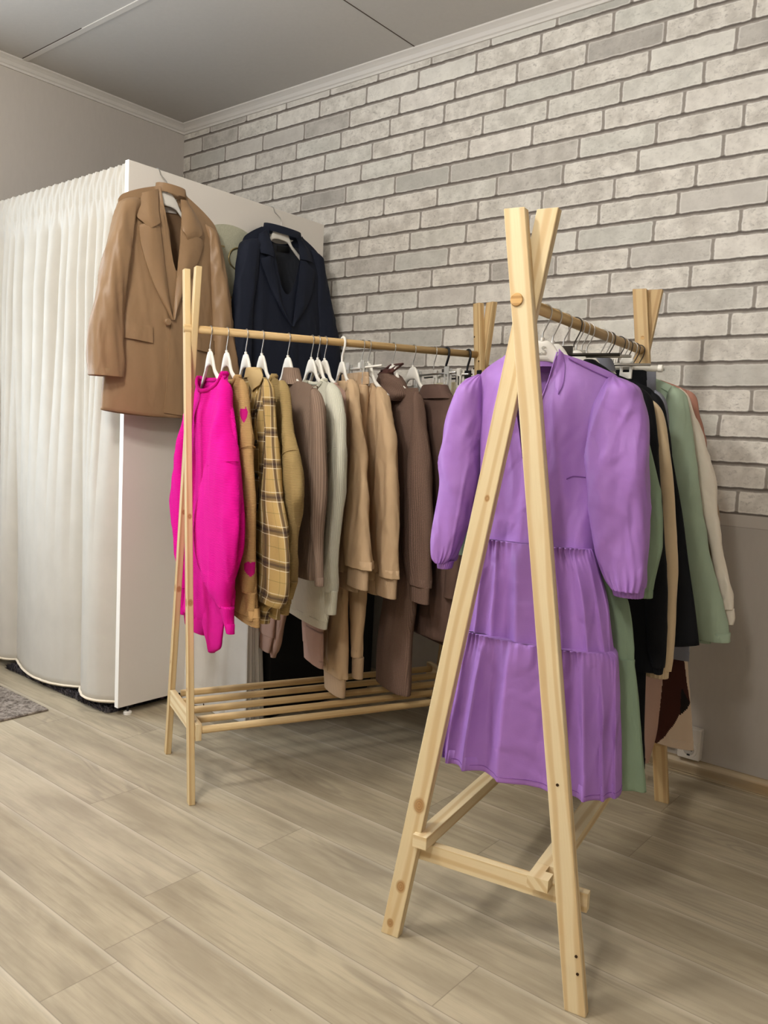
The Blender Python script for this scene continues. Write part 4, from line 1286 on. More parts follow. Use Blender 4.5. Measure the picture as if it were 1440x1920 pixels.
# ================================================================== blazers on the partition
def over_panel_hook(parent, mat, zt, dy=0.0, gap=.05):
    """wire hook hooked over the top edge of the panel; local n axis points to the panel"""
    pts = [(0, gap+.038, zt-.030), (0, gap+.040, zt-.004), (0, gap+.024, zt+.0035), (0, gap+.006, zt+.003), (0, gap-.003, zt-.008), (0, gap-.010, zt-.022), (0, gap-.030, zt-.038), (0, .003, zt-.056), (0, 0, zt-.075), (0, 0, zt-.100)]
    return wire('hook', pts, .0017, mat, parent, n=50, seg=8)

def panel_hanger(y, label):
    P = Plane((PX1+.055, y, 2.07), (-1, 0))
    t = thing('clothes_hanger', P.O, P.rz, label, 'hanger')
    over_panel_hook(t, METAL, 0.0, gap=.052)
    hanger_shape(t, HANG, W=.19, hump=.044, top=-.092, plate=.055)
    return P, t

CAMEL = fabric('camel_twill', '927556', .45, .4, wrinkle=.08)
CAMELD = fabric('camel_lining', '7E644B', .42, .4, wrinkle=.1)
NAVY = fabric('navy_twill', '191E2C', .8, .25, wrinkle=.06)
NAVYD = fabric('charcoal_lining', '33353B', .5, .35, wrinkle=.2)
LABELW = plain('woven_label', 'CFC8BE', .6, .3)
LABELK = plain('black_label', '0B0B0D', .5, .3)

P, hg = panel_hanger(-.986, 'white moulded hanger hooked over the panel edge, carrying the brown blazer')
g = garment('blazer', P, 'camel brown satin twill blazer with flap pockets hanging on the white panel', 'blazer')
B = Body(P, [(356, 226, 412), (400, 226, 414), (470, 226, 410), (560, 225, 408), (640, 215, 410), (700, 203, 412), (740, 198, 412), (775, 196, 412)], (296, 342, 356, .300, .045, 'W'), ((229, 370), (404, 428)), th=.045, seed=201, wrk=.004, flat=.45)
B.build('body', CAMEL, g, cols=110, step=.012, hem_drop=lambda a: -.014*(1-a*a))
# back lining seen in the neck
B.patch('lining', CAMELD, g, [(298, 384), (300, 420), (304, 470), (312, 540)], [(346, 396), (345, 430), (340, 480), (332, 540)], lift=.003, back=True, nl=20)
lb = B.patch('label', LABELW, g, [(302, 386), (302, 396)], [(331, 391), (331, 401)], lift=.008, back=True, nl=4, nc=6)
B.patch('lapel', CAMEL, g, [(280, 420), (262, 424), (268, 470), (288, 530), (322, 600)], [(297, 405), (300, 425), (306, 470), (314, 535), (324, 600)], lift=.010, thick=.004, curl=.008, nl=30)
B.patch('lapel', CAMEL, g, [(341, 405), (340, 430), (336, 480), (330, 540), (325, 600)], [(350, 442), (380, 452), (372, 490), (350, 535), (326, 600)], lift=.010, thick=.004, curl=.008, nl=30)
B.patch('collar', CAMEL, g, [(267, 361), (263, 378), (260, 395), (258, 406), (266, 414), (281, 428)], [(297, 354), (297, 375), (298, 398), (301, 418)], lift=.016, thick=.004, curl=.007, nl=20)
B.patch('collar', CAMEL, g, [(340, 374), (341, 395), (341, 415), (342, 432)], [(352, 378), (368, 405), (379, 440), (352, 450)], lift=.016, thick=.004, curl=.007, nl=20)
tube('collar_stand', CAMEL, P, [(350, 293, 347, .010), (366, 290, 350, .006)], g, th=.030, wrk=.001, capt=False, lip=.0, rings=8)
B.patch('front_edge', CAMEL, g, [(322, 592), (318, 640), (314, 700), (308, 774)], [(342, 592), (344, 640), (345, 700), (345, 780)], lift=.0035, thick=.003, nl=20)
for i, q in enumerate((((228, 606), (228, 632), (287, 616), (287, 643)), ((370, 636), (370, 656), (404, 644), (404, 664)))):
    fl = B.patch('pocket_flap', CAMEL, g, [q[0], q[1]], [q[2], q[3]], lift=.008, thick=.006, nl=8, nc=16, curl=.002)
    wl = B.patch('pocket_welt', CAMEL, g, [(q[0][0], q[0][1]-4), (q[0][0], q[0][1])], [(q[2][0], q[2][1]-4), (q[2][0], q[2][1])], lift=.009, thick=.004, nl=3, nc=16); wl.parent = fl
u, z = P.px(311, 604, -.05); disc('button', (u, B.nval(u, z, True)-.014, z), (0, -1, 0), .0130, .009, CAMEL, g, seg=28, bev=.002)
sl, C = tube('sleeve', CAMEL, P, [(368, 226, 266, -.004), (398, 213, 260, -.012), (440, 205, 252, -.020), (500, 193, 240, -.024), (560, 179, 232, -.026), (610, 170, 231, -.026), (660, 168, 231, -.026), (705, 168, 231, -.026)], g, th=.040, seed=202, wrk=.008)
sl, C = tube('sleeve', CAMEL, P, [(424, 374, 407, -.002), (460, 380, 415, -.006), (520, 385, 422, -.008), (580, 390, 432, -.010), (640, 395, 440, -.010), (700, 400, 447, -.010), (760, 402, 450, -.010)], g, th=.038, seed=203, wrk=.009)

P, hg = panel_hanger(-.411, 'white moulded hanger hooked over the panel edge, carrying the navy blazer')
g = garment('blazer', P, 'dark navy blazer with a charcoal lining hanging on the far end of the white panel', 'blazer')
B = Body(P, [(430, 460, 606), (470, 456, 606), (540, 452, 606), (620, 450, 606), (700, 450, 610), (760, 450, 612)], (498, 560, 432, .270, .050, 'W'), ((462, 448), (604, 482)), th=.045, seed=211, wrk=.004, flat=.45)
B.build('body', NAVY, g, cols=96, step=.014)
B.patch('lining', NAVYD, g, [(512, 456), (514, 500), (524, 560), (538, 600)], [(562, 466), (562, 500), (556, 560), (548, 600)], lift=.003, back=True, nl=20)
B.patch('label', LABELK, g, [(520, 460), (520, 471)], [(542, 463), (542, 474)], lift=.008, back=True, nl=4, nc=4)
B.patch('lapel', NAVY, g, [(500, 482), (490, 488), (500, 520), (522, 570), (546, 612)], [(512, 470), (514, 500), (524, 545), (536, 585), (548, 612)], lift=.010, thick=.004, curl=.007, nl=26)
B.patch('lapel', NAVY, g, [(563, 478), (563, 500), (558, 545), (553, 585), (549, 612)], [(578, 500), (590, 508), (586, 545), (572, 582), (550, 612)], lift=.010, thick=.004, curl=.007, nl=26)
B.patch('collar', NAVY, g, [(486, 438), (486, 455), (490, 474)], [(500, 430), (508, 450), (514, 482)], lift=.016, thick=.004, curl=.007, nl=16)
B.patch('collar', NAVY, g, [(556, 446), (561, 460), (563, 486)], [(566, 448), (580, 470), (586, 492)], lift=.016, thick=.004, curl=.007, nl=16)
tube('collar_stand', NAVY, P, [(428, 496, 564, .010), (442, 494, 566, .006)], g, th=.026, wrk=.001, capt=False, lip=.0, rings=8)
B.patch('front_edge', NAVY, g, [(546, 606), (546, 660), (545, 750)], [(556, 606), (558, 660), (560, 750)], lift=.0035, thick=.003, nl=16)
sl, C = tube('sleeve', NAVY, P, [(446, 456, 494, -.002), (478, 446, 486, -.010), (530, 438, 476, -.016), (590, 433, 470, -.018), (650, 431, 468, -.018), (720, 430, 466, -.018), (780, 430, 464, -.018)], g, th=.036, seed=212, wrk=.007)
sl, C = tube('sleeve', NAVY, P, [(472, 576, 605, -.002), (505, 580, 611, -.006), (560, 584, 620, -.008), (620, 590, 632, -.008), (680, 596, 638, -.008), (740, 600, 642, -.008), (790, 602, 644, -.008)], g, th=.034, seed=213, wrk=.007)

# ================================================================== dress rack
G2 = 'hangers on the dress rack'
PURPLE = fabric('violet_cotton', '9C6FB8', .52, .35, wrinkle=.30)
PURPD = fabric('violet_facing', '7E4F98', .7, .25)
SAGE = fabric('sage_cotton', '7D9077', .7, .25, wrinkle=.2)
SAGEB = fabric('sage_suiting', '9CAD96', .75, .25, wrinkle=.1)
BLK2 = fabric('black_jersey', '0B0C10', .8, .2)
CREAMS = fabric('cream_satin', 'CBB592', .5, .35, wrinkle=.15)
IVSAT = fabric('ivory_satin', 'DDD3C2', .42, .4, wrinkle=.2)
SLATE = fabric('slate_cloth', '6F7078', .8, .2)
TERRA = fabric('terracotta_cloth', 'A87A68', .8, .2)
GREIGE = fabric('greige_jersey', '9C8772', .85, .2, wrinkle=.2)
WINE = fabric('dark_brown_print', '3A1A12', .8, .2)
CREAMP = fabric('cream_print_ground', 'C4AF98', .8, .2)
BLACKP = fabric('black_print', '15100E', .8, .2)

def gathers(k1, a1, k2, a2, ph=0.0, top=.12):
    """many fine pleats at the seam opening into fewer deep folds below"""
    def f(a, q):
        fine = smooth01(1-q/.35)*smooth01(q/.03+.3)
        return a1*fine*sin(k1*a+ph)*(.6+.4*sin(5*a+ph)) + a2*smooth01(q*1.4)*(sin(k2*a+ph+.8*sin(3*a))+.35*sin((k2*2-1)*a+1.3))
    return f

P = rackplane(R2, ks(R2, 1021), .0)
h = hanger(P, 'white moulded hanger with the faint LS monogram carrying the purple dress')
# embossed monogram on the hanger plate
GREYINK = plain('pale_grey_ink', 'A8A498', .6, .3)
def text(name, body, loc, rot, size, mat, parent, ext=.0004):
    cu = bpy.data.curves.new(name, 'FONT'); cu.body = body; cu.size = size; cu.extrude = ext; cu.align_x = 'CENTER'
    ob = bpy.data.objects.new(name, cu); COL.objects.link(ob)
    dg = bpy.context.evaluated_depsgraph_get()
    me = bpy.data.meshes.new_from_object(ob.evaluated_get(dg)); bpy.data.objects.remove(ob)
    o = link(name, me, mat, parent, smooth=False); o.location = loc; o.rotation_euler = rot
    return o
text('monogram', 'LS', (0.0, -.0066, -.091), (pi/2, 0, 0), .024, GREYINK, h)
box('monogram_line', (-.016, -.0068, -.0995), (.016, -.0062, -.0988), GREYINK, h)

g = garment('dress', P, 'purple cotton dress with puff sleeves and a tiered gathered skirt, nearest garment to the camera', 'dress')
B = Body(P, [(655, 892, 1168), (700, 893, 1166), (745, 895, 1150), (800, 896, 1132), (870, 897, 1122), (940, 896, 1114), (1022, 893, 1112)], (958, 1050, 662, .225, .028, 'V'), ((893, 706), (1166, 712)), th=.040, seed=301, wrk=.007, flat=.5)
B.build('bodice', PURPLE, g, cols=120, step=.010)
B.patch('neck_facing', PURPD, g, [(962, 676), (962, 694)], [(1050, 684), (1050, 700)], lift=.003, back=True, nl=4, nc=16)
tube('back_collar', PURPLE, P, [(668, 958, 1052, .016), (688, 957, 1053, .014)], g, th=.016, wrk=.001, capt=False, lip=.0, rings=6)
B.patch('collar_stand', PURPLE, g, [(1048, 654), (1043, 690), (1041, 722), (1046, 736)], [(1056, 662), (1059, 690), (1056, 718), (1047, 740)], lift=.003, thick=.002, curl=.002, nl=20)
B.patch('collar_stand', PURPLE, g, [(944, 668), (948, 690), (952, 716), (966, 740)], [(958, 660), (962, 690), (966, 716), (972, 736)], lift=.003, thick=.002, curl=.002, nl=20)
seam('shoulder_seam', B, PURPD, g, [(1066, 672), (1105, 692), (1148, 712)], lift=.003)
seam('dart', B, PURPD, g, [(1062, 898), (1075, 893), (1098, 895)], lift=.0015, r=.0010)
# V neck binding down the right and left fronts
L_ = [p for p in B.neckloop(24)][:49]
wire('neck_edge', [Vector((p.x, p.y-.001, p.z)) for p in L_], .0018, PURPLE, g, n=0, seg=6, sub=False)
puff = gathers(17, .05, 5, .03, .4)
def deep(k1, a1, k2, a2, ph=0.0):
    def f(a, q):
        fine = smooth01(1-q/.45)*smooth01(q/.02+.35)
        return a1*fine*sin(k1*a+ph)*(.6+.4*sin(5*a+ph)) + a2*smooth01(q*1.5+.05)*(1.2-2*abs(sin((k2*a+ph+.9*sin(3*a+ph))/2))**.8+.35*sin((k2//2)*a+1.3))
    return f
def puffs(a, q):
    return .17*smooth01(1-q/.26)*sin(13*a+1+3*q)*(.55+.45*sin(3*a)) + .11*smooth01((q-.78)/.2)*sin(17*a)*(.7+.3*sin(4*a)) + .025*sin(3*a+4*q)
sl, C = tube('sleeve', PURPLE, P, [(705, 1146, 1174, -.004, .016), (714, 1134, 1184, -.006, .026), (735, 1122, 1193, -.008, .033), (765, 1108, 1199, -.010, .038), (810, 1101, 1205, -.012, .044), (870, 1102, 1210, -.014), (940, 1109, 1215, -.014), (1000, 1118, 1219, -.014), (1050, 1127, 1219, -.014), (1085, 1137, 1215, -.014), (1105, 1148, 1208, -.014)],
    g, th=.052, seed=302, wrk=.010, fold=puffs, step=.008, seg=84, capb=True)
c2, _ = tube('cuff', PURPLE, P, [(1100, 1147, 1207, -.014), (1117, 1151, 1205, -.014)], g, th=.028, wrk=.001, fold=lambda a, q: .05*sin(26*a), seg=90, rings=6); c2.parent = sl
sl, C = tube('sleeve', PURPLE, P, [(702, 876, 906, .004, .016), (714, 868, 906, .002, .028), (740, 856, 906, .0), (790, 840, 905, -.002), (840, 834, 902, -.004), (900, 829, 896, -.004), (960, 820, 882, -.004), (1010, 814, 868, -.004), (1040, 814, 858, -.004), (1054, 818, 851, -.004)],
    g, th=.040, seed=303, wrk=.008, fold=puffs, step=.008, seg=84, capb=True)
c2, _ = tube('cuff', PURPLE, P, [(1050, 820, 851, -.004), (1064, 821, 847, -.004)], g, th=.022, wrk=.001, fold=lambda a, q: .05*sin(22*a), seg=80, rings=6); c2.parent = sl
def armseam(x0, pts, parent):
    out = []
    for q in catmull(pts, 24):
        n = -.02
        for _ in range(4):
            u, z = P.px(q[0], q[1], n); n = B.nval(u, z, True)-.004
        out.append(Vector((u, n, z)))
    return wire('armhole_seam', out, .0022, PURPLE, parent, n=0, seg=6, sub=False)
armseam(0, [(896, 716), (896, 760), (897, 800), (897, 836)], g)
armseam(0, [(1150, 712), (1128, 750), (1110, 790), (1102, 835)], g)
t1, C = tube('skirt_tier', PURPLE, P, [(1016, 895, 1112), (1028, 893, 1113), (1060, 888, 1122), (1110, 880, 1134), (1160, 873, 1141), (1205, 869, 1146)], g, th=.058, seed=304, wrk=.005, nfold=deep(58, .0075, 16, .0085, .6), step=.007, seg=260, lip=.01, ex=.8)
t2, C = tube('skirt_tier', PURPLE, P, [(1196, 868, 1147), (1208, 866, 1149), (1250, 856, 1150), (1320, 842, 1153), (1390, 830, 1154), (1448, 823, 1154)], g, th=.075, seed=305, wrk=.006, nfold=deep(66, .0085, 16, .013, 1.9), step=.007, seg=300, lip=.03, ex=.8)
wire('hem_stitch', [Vector((t2.data.vertices[(len(C)-3)*300+k].co)) for k in range(0, 300, 2)], .0009, PURPD, g, n=0, seg=5, sub=False, closed=True)

# --- sage dress of the same cut
P = rackplane(R2, ks(R2, 1040), .0)
hanger(P, 'white moulded hanger directly behind the monogrammed one, carrying the sage green dress', G2)
g = garment('dress', P, 'sage green cotton dress of the same tiered cut directly behind the purple dress', 'dress')
B = Body(P, [(668, 915, 1182), (720, 915, 1178), (800, 918, 1150), (900, 918, 1140), (1020, 915, 1134)], (975, 1064, 672, .20, .03, 'V'), ((915, 714), (1182, 738)), th=.018, seed=311, n0=.012)
B.build('bodice', SAGE, g)
sl, C = tube('sleeve', SAGE, P, [(718, 1150, 1190, .012), (745, 1140, 1203, .012), (800, 1134, 1214, .012), (870, 1134, 1227, .012), (930, 1138, 1236, .012), (990, 1144, 1239, .012), (1045, 1152, 1235, .012), (1090, 1164, 1227, .012), (1106, 1170, 1224, .012)],
    g, th=.026, seed=312, wrk=.006, fold=puffs, seg=70, capb=True)
c2, _ = tube('cuff', SAGE, P, [(1104, 1172, 1223, .012), (1118, 1176, 1222, .012)], g, th=.018, wrk=.001, fold=lambda a, q: .05*sin(22*a), seg=80, rings=6); c2.parent = sl
sl, C = tube('sleeve', SAGE, P, [(722, 900, 926, .014), (800, 884, 920, .014), (900, 872, 912, .014), (1000, 858, 900, .014), (1040, 858, 884, .014)], g, th=.018, seed=313, capb=True)
tube('skirt_tier', SAGE, P, [(1016, 918, 1134, .012), (1100, 905, 1168, .012), (1160, 896, 1180, .012), (1218, 893, 1183, .012)], g, th=.020, seed=314, wrk=.003, nfold=deep(40, .0015, 9, .003, .2), seg=180, step=.010)
tube('skirt_tier', SAGE, P, [(1212, 893, 1184, .012), (1235, 890, 1188, .012), (1300, 880, 1194, .012), (1380, 870, 1199, .012), (1440, 862, 1200, .012)], g, th=.030, seed=315, wrk=.004, nfold=deep(40, .0015, 9, .005, 1.2), seg=180, step=.010)

# --- cream wrap on a metal clip hanger
P = rackplane(R2, ks(R2, 1060), .0)
clip_hanger(P, 'metal clip hanger with a dark bent frame behind the sage dress', DARKMETAL, HANG, METAL, clips=(-.12, -.06), W=.13, barz=-.080)
g = garment('trousers', P, 'ivory trousers clipped low behind the sage dress, showing left of the purple skirt', 'trousers')
tube('waistband', IVSAT, P, [(740, 960, 1110), (760, 960, 1110)], g, th=.008, wrk=.001)
tube('leg', IVSAT, P, [(752, 960, 1030), (900, 950, 1025), (1100, 945, 1020), (1180, 942, 1016)], g, th=.010, capt=False, wrk=.002)
tube('leg', IVSAT, P, [(752, 1036, 1110), (900, 1034, 1112), (1100, 1030, 1110), (1180, 1030, 1108)], g, th=.010, capt=False, wrk=.002)

# --- black blouse with a stand collar
P = rackplane(R2, ks(R2, 1079), .0)
hanger(P, 'white moulded hanger carrying the black blouse', G2, hookmat=DARKMETAL)
g = garment('blouse', P, 'black long sleeved blouse whose pointed collar rises behind the purple shoulder', 'blouse')
B = Body(P, [(695, 985, 1210), (740, 985, 1212), (850, 985, 1210), (1000, 985, 1212), (1140, 980, 1225), (1240, 980, 1230)], (1045, 1120, 690, .09, .02, 'V'), ((985, 716), (1210, 728)), th=.016, seed=321)
B.build('body', BLK2, g)
tube('collar', BLK2, P, [(675, 1096, 1117), (688, 1078, 1134), (702, 1058, 1152), (716, 1040, 1172)], g, th=.022, wrk=.003, capt=False, lip=.0, rings=12, seed=3)
sl, C = tube('sleeve', BLK2, P, [(722, 1180, 1216, .0), (760, 1184, 1228, .0), (830, 1188, 1236, .0), (950, 1196, 1244, .0), (1080, 1204, 1250, .0), (1170, 1210, 1248, .0), (1225, 1216, 1246, .0), (1250, 1224, 1243, .0)], g, th=.020, seed=322, wrk=.004, capb=True, fold=lambda a, q: .05*smooth01((q-.85)*6)*sin(11*a))
c2, _ = tube('cuff', BLK2, P, [(1248, 1225, 1244), (1262, 1226, 1242)], g, th=.014, wrk=.001, fold=lambda a, q: .06*sin(14*a), rings=6); c2.parent = sl
# --- black long trousers
P = rackplane(R2, ks(R2, 1084), .0)
clip_hanger(P, 'clip hanger holding the long black trousers behind the black blouse', METAL, HANG, METAL, clips=(-.12, -.06), W=.13)
g = garment('trousers', P, 'long black trousers reaching almost to the floor beside the sage skirt', 'trousers')
tube('waistband', BLK2, P, [(735, 1040, 1150), (755, 1040, 1152)], g, th=.007, wrk=.001)
tube('leg', BLK2, P, [(750, 1040, 1096), (1000, 1070, 1150), (1200, 1090, 1170), (1380, 1110, 1175), (1430, 1110, 1172)], g, th=.010, capt=False, wrk=.002)
tube('leg', BLK2, P, [(750, 1094, 1152), (900, 1110, 1180), (1100, 1130, 1210), (1250, 1150, 1211), (1370, 1160, 1209), (1400, 1165, 1210), (1437, 1168, 1210)], g, th=.010, capt=False, wrk=.002)

# --- cream satin blouse with gathered cuff
P = rackplane(R2, ks(R2, 1094), .0)
hanger(P, 'white moulded hanger carrying the cream satin blouse', G2)
g = garment('blouse', P, 'cream satin blouse with a narrow sleeve gathered into an elastic cuff between black garments', 'blouse')
B = Body(P, [(702, 1005, 1215), (760, 1005, 1222), (900, 1008, 1222), (1100, 1010, 1222), (1225, 1010, 1226)], (1065, 1120, 702, .05, .02, 'U'), ((1005, 722), (1215, 742)), th=.010, seed=331)
B.build('body', CREAMS, g)
sl, C = tube('sleeve', CREAMS, P, [(748, 1214, 1232, .0), (775, 1222, 1244, .0), (815, 1226, 1252, .0), (880, 1231, 1262, .0), (950, 1238, 1267, .0), (1040, 1241, 1269, .0), (1120, 1243, 1268, .0), (1190, 1241, 1264, .0), (1225, 1232, 1260, .0), (1256, 1213, 1255, .0)], g, th=.018, seed=332, wrk=.004, capb=True, fold=lambda a, q: .10*smooth01((q-.86)*7)*sin(13*a)+.12*smooth01(1-q/.10)*sin(9*a))
c2, _ = tube('cuff', CREAMS, P, [(1254, 1212, 1253), (1268, 1211, 1252)], g, th=.018, wrk=.001, fold=lambda a, q: .06*sin(18*a), seg=60, rings=6); c2.parent = sl

# --- black dress
P = rackplane(R2, ks(R2, 1103), .0)
hanger(P, 'white moulded hanger carrying the black dress with the curved hem', G2)
g = garment('tunic', P, 'black tunic with a curved hem seen between the cream sleeve and the sage blazer', 'tunic')
B = Body(P, [(705, 1020, 1226), (740, 1018, 1240), (790, 1020, 1246), (880, 1022, 1262), (960, 1025, 1276), (1040, 1030, 1286), (1120, 1035, 1298), (1188, 1040, 1306)], (1075, 1135, 700, .05, .02, 'U'), ((1020, 720), (1226, 732)), th=.016, seed=341)
B.build('body', BLK2, g, hem_drop=lambda a: -.02*(1-a*a))
tube('sleeve', BLK2, P, [(735, 1218, 1240, .004), (770, 1222, 1248, .004), (840, 1226, 1258, .004), (1000, 1236, 1268, .004), (1090, 1240, 1270, .004)], g, th=.014, seed=342)

# --- slate shirt
P = rackplane(R2, ks(R2, 1129), .0)
hanger(P, 'white moulded hanger with grey inner collar carrying the slate shirt', G2)
g = garment('shirt', P, 'slate grey shirt showing only its shoulder between the black tunic and the sage blazer', 'shirt')
B = Body(P, [(705, 1050, 1236), (735, 1048, 1242), (800, 1048, 1250), (950, 1050, 1252), (1100, 1055, 1256)], (1096, 1152, 706, .04, .012, 'U'), ((1050, 728), (1236, 742)), th=.016, seed=351)
B.build('body', SLATE, g)
tube('collar', SLATE, P, [(672, 1116, 1146), (682, 1110, 1150), (696, 1102, 1154)], g, th=.026, wrk=.002, capt=False, lip=.0, rings=10)
tube('sleeve', SLATE, P, [(732, 1226, 1243, .0), (760, 1230, 1250, .0), (810, 1232, 1254, .0), (900, 1234, 1258, .0), (1050, 1236, 1262, .0)], g, th=.014, seed=352)

# --- white bar clip hanger with two pairs of trousers
P = rackplane(R2, ks(R2, 1143), .0)
t = thing('clip_hanger', P.O, P.rz, 'white plastic bar hanger with a large slotted clip in front of the far frame', 'hanger')
hook_shape(t, DARKMETAL)
u1, z1 = P.px(1240, 691, 0); 
wire('bar', [(-.17, 0, z1), (u1-.006, 0, z1)], .0052, PLASTIC, t, n=2, sub=False, seg=12, r2=.008)
disc('bar_end', (u1-.002, 0, z1), (1, 0, 0), .010, .012, PLASTIC, t, seg=20, bev=.002)
link('hanger_plate', mesh_from('hanger_plate', *boxes([((-.02, -.004, z1), (.02, .004, -.060))])), PLASTIC, t, smooth=False)
uc, zt = P.px(1176, 668, -.012); _, zb = P.px(1176, 708, -.012)
def big_clip(u):
    c = link('clip', mesh_from('clip', *boxes([((u-.0165, -.016, zb), (u-.0085, -.008, zt-.012)), ((u+.0085, -.016, zb), (u+.0165, -.008, zt-.012)), ((u-.0165, -.018, zb-.004), (u+.0165, -.007, zb+.014)),
       ((u-.0165, -.016, zt-.030), (u+.0165, -.008, zt-.006)), ((u-.012, -.016, zt-.010), (u+.012, -.008, zt+.004)), ((u-.010, -.013, zb+.028), (u+.010, -.008, zb+.034)),
       ((u-.014, .004, zb-.004), (u+.014, .010, zt-.004)), ((u-.013, -.008, zb+.024), (u+.013, .005, zb+.034))])), PLASTIC, t, smooth=False)
    weighted(c, .002, 2)
big_clip(uc); big_clip(-.15)
g = garment('trousers', P, 'black trousers clipped to the white bar hanger in front of the grey pair', 'trousers')
tube('waistband', BLK2, P, [(694, 1108, 1211), (712, 1108, 1212)], g, th=.008, wrk=.001)
tube('leg', BLK2, P, [(708, 1108, 1162), (900, 1108, 1165), (1180, 1108, 1170)], g, th=.010, capt=False, wrk=.002)
tube('leg', BLK2, P, [(708, 1160, 1212), (900, 1164, 1216), (1180, 1168, 1220)], g, th=.010, capt=False, wrk=.002)
P = rackplane(R2, ks(R2, 1162), .0)
clip_hanger(P, 'clip hanger with a dark wire hook holding the grey trousers', PLASTIC, PLASTIC, DARKMETAL, clips=(-.08, .02), W=.12)
g = garment('trousers', P, 'mid grey trousers showing at the right end of the white bar hanger', 'trousers')
tube('waistband', SLATE, P, [(693, 1128, 1229), (712, 1128, 1229)], g, th=.008, wrk=.001)
tube('leg', SLATE, P, [(708, 1128, 1180), (900, 1128, 1182), (1236, 1130, 1188)], g, th=.009, capt=False, wrk=.002)
tube('leg', SLATE, P, [(708, 1178, 1229), (900, 1182, 1240), (1100, 1210, 1270), (1180, 1240, 1290), (1236, 1256, 1292)], g, th=.009, capt=False, wrk=.002)

# --- sage blazer
P = rackplane(R2, ks(R2, 1176), .0)
hanger(P, 'white moulded hanger carrying the sage green blazer', G2, hookmat=DARKMETAL)
g = garment('blazer', P, 'pale sage green blazer with a wide straight sleeve at the dress rack end', 'blazer')
B = Body(P, [(712, 1118, 1284), (735, 1116, 1288), (800, 1116, 1288), (900, 1118, 1292), (1000, 1124, 1300), (1100, 1132, 1318), (1192, 1138, 1330)], (1172, 1226, 708, .16, .02, 'V'), ((1118, 716), (1284, 738)), th=.018, seed=361)
B.build('body', SAGEB, g)
seam('shoulder_seam', B, SAGE, g, [(1240, 728), (1252, 735), (1262, 745)], lift=.002)
sl, C = tube('sleeve', SAGEB, P, [(724, 1258, 1280, -.002), (745, 1252, 1288, -.006), (790, 1252, 1294, -.010), (850, 1256, 1300, -.012), (920, 1262, 1310, -.014), (1000, 1270, 1325, -.014), (1080, 1281, 1342, -.014), (1150, 1296, 1357, -.014), (1200, 1309, 1367, -.014)], g, th=.034, seed=362, wrk=.006)
B.patch('back_vent', SAGEB, g, [(1290, 1092), (1304, 1150), (1316, 1190)], [(1300, 1092), (1316, 1150), (1330, 1190)], lift=.004, nl=10, nc=4)

# --- ivory satin blouse, greige cardigan, terracotta jacket
P = rackplane(R2, ks(R2, 1185), .0)
hanger(P, 'white moulded hanger carrying the ivory satin blouse', G2)
g = garment('blouse', P, 'ivory satin blouse whose sleeve with a pulled cuff hangs furthest right', 'blouse')
B = Body(P, [(712, 1124, 1290), (745, 1120, 1300), (850, 1122, 1312), (1000, 1128, 1318), (1140, 1134, 1325)], (1178, 1228, 708, .05, .02, 'U'), ((1124, 722), (1290, 745)), th=.010, seed=371)
B.build('body', IVSAT, g)
sl, C = tube('sleeve', IVSAT, P, [(728, 1270, 1288, .0), (760, 1276, 1298, .0), (800, 1282, 1312, .0), (850, 1294, 1325, .0), (900, 1306, 1336, .0), (960, 1318, 1344, .0), (1020, 1330, 1356, .0), (1080, 1342, 1366, .0), (1120, 1348, 1375, .0), (1142, 1352, 1376, .0)], g, th=.018, seed=372, wrk=.008, capb=True, fold=lambda a, q: .06*smooth01((q-.85)*6)*sin(9*a))
ring_seam('sleeve_seam', C, .42, IVSAT, sl, tilt=.02, r=.0024)
c2, _ = tube('cuff', IVSAT, P, [(1140, 1355, 1377), (1158, 1360, 1379), (1170, 1364, 1376)], g, th=.012, wrk=.002, rings=8); c2.parent = sl
P = rackplane(R2, ks(R2, 1190), .0)
hanger(P, 'white moulded hanger carrying the greige cardigan', G2, hookmat=DARKMETAL)
g = garment('cardigan', P, 'thin greige cardigan whose sleeve shows between the sage blazer and the ivory blouse sleeve', 'cardigan')
B = Body(P, [(714, 1130, 1290), (745, 1128, 1296), (900, 1130, 1306), (1050, 1134, 1312)], (1182, 1232, 710, .10, .02, 'V'), ((1130, 722), (1290, 745)), th=.008, seed=381)
B.build('body', GREIGE, g)
sl, C = tube('sleeve', GREIGE, P, [(740, 1272, 1292, -.012), (800, 1282, 1304, -.014), (860, 1296, 1320, -.016), (910, 1304, 1332, -.018), (960, 1312, 1348, -.020), (1000, 1318, 1348, -.020), (1060, 1318, 1344, -.020), (1100, 1318, 1340, -.020)], g, th=.010, seed=382, wrk=.004)
P = rackplane(R2, ks(R2, 1199), .0)
hanger(P, 'white moulded hanger with a dark hook carrying the terracotta jacket', G2, hookmat=DARKMETAL)
g = garment('jacket', P, 'dusty terracotta jacket, last garment on the dress rack, its shoulder against the brick wallpaper', 'jacket')
B = Body(P, [(714, 1140, 1298), (728, 1138, 1304), (760, 1138, 1312), (850, 1140, 1322), (1000, 1144, 1325), (1120, 1148, 1325)], (1190, 1238, 712, .10, .02, 'V'), ((1140, 718), (1298, 738)), th=.010, seed=391)
B.build('body', TERRA, g)
sl, C = tube('sleeve', TERRA, P, [(732, 1286, 1304, .002), (750, 1290, 1308, .002), (790, 1296, 1316, .002), (830, 1304, 1326, .002), (900, 1312, 1328, .002), (1000, 1316, 1332, .002)], g, th=.010, seed=392)

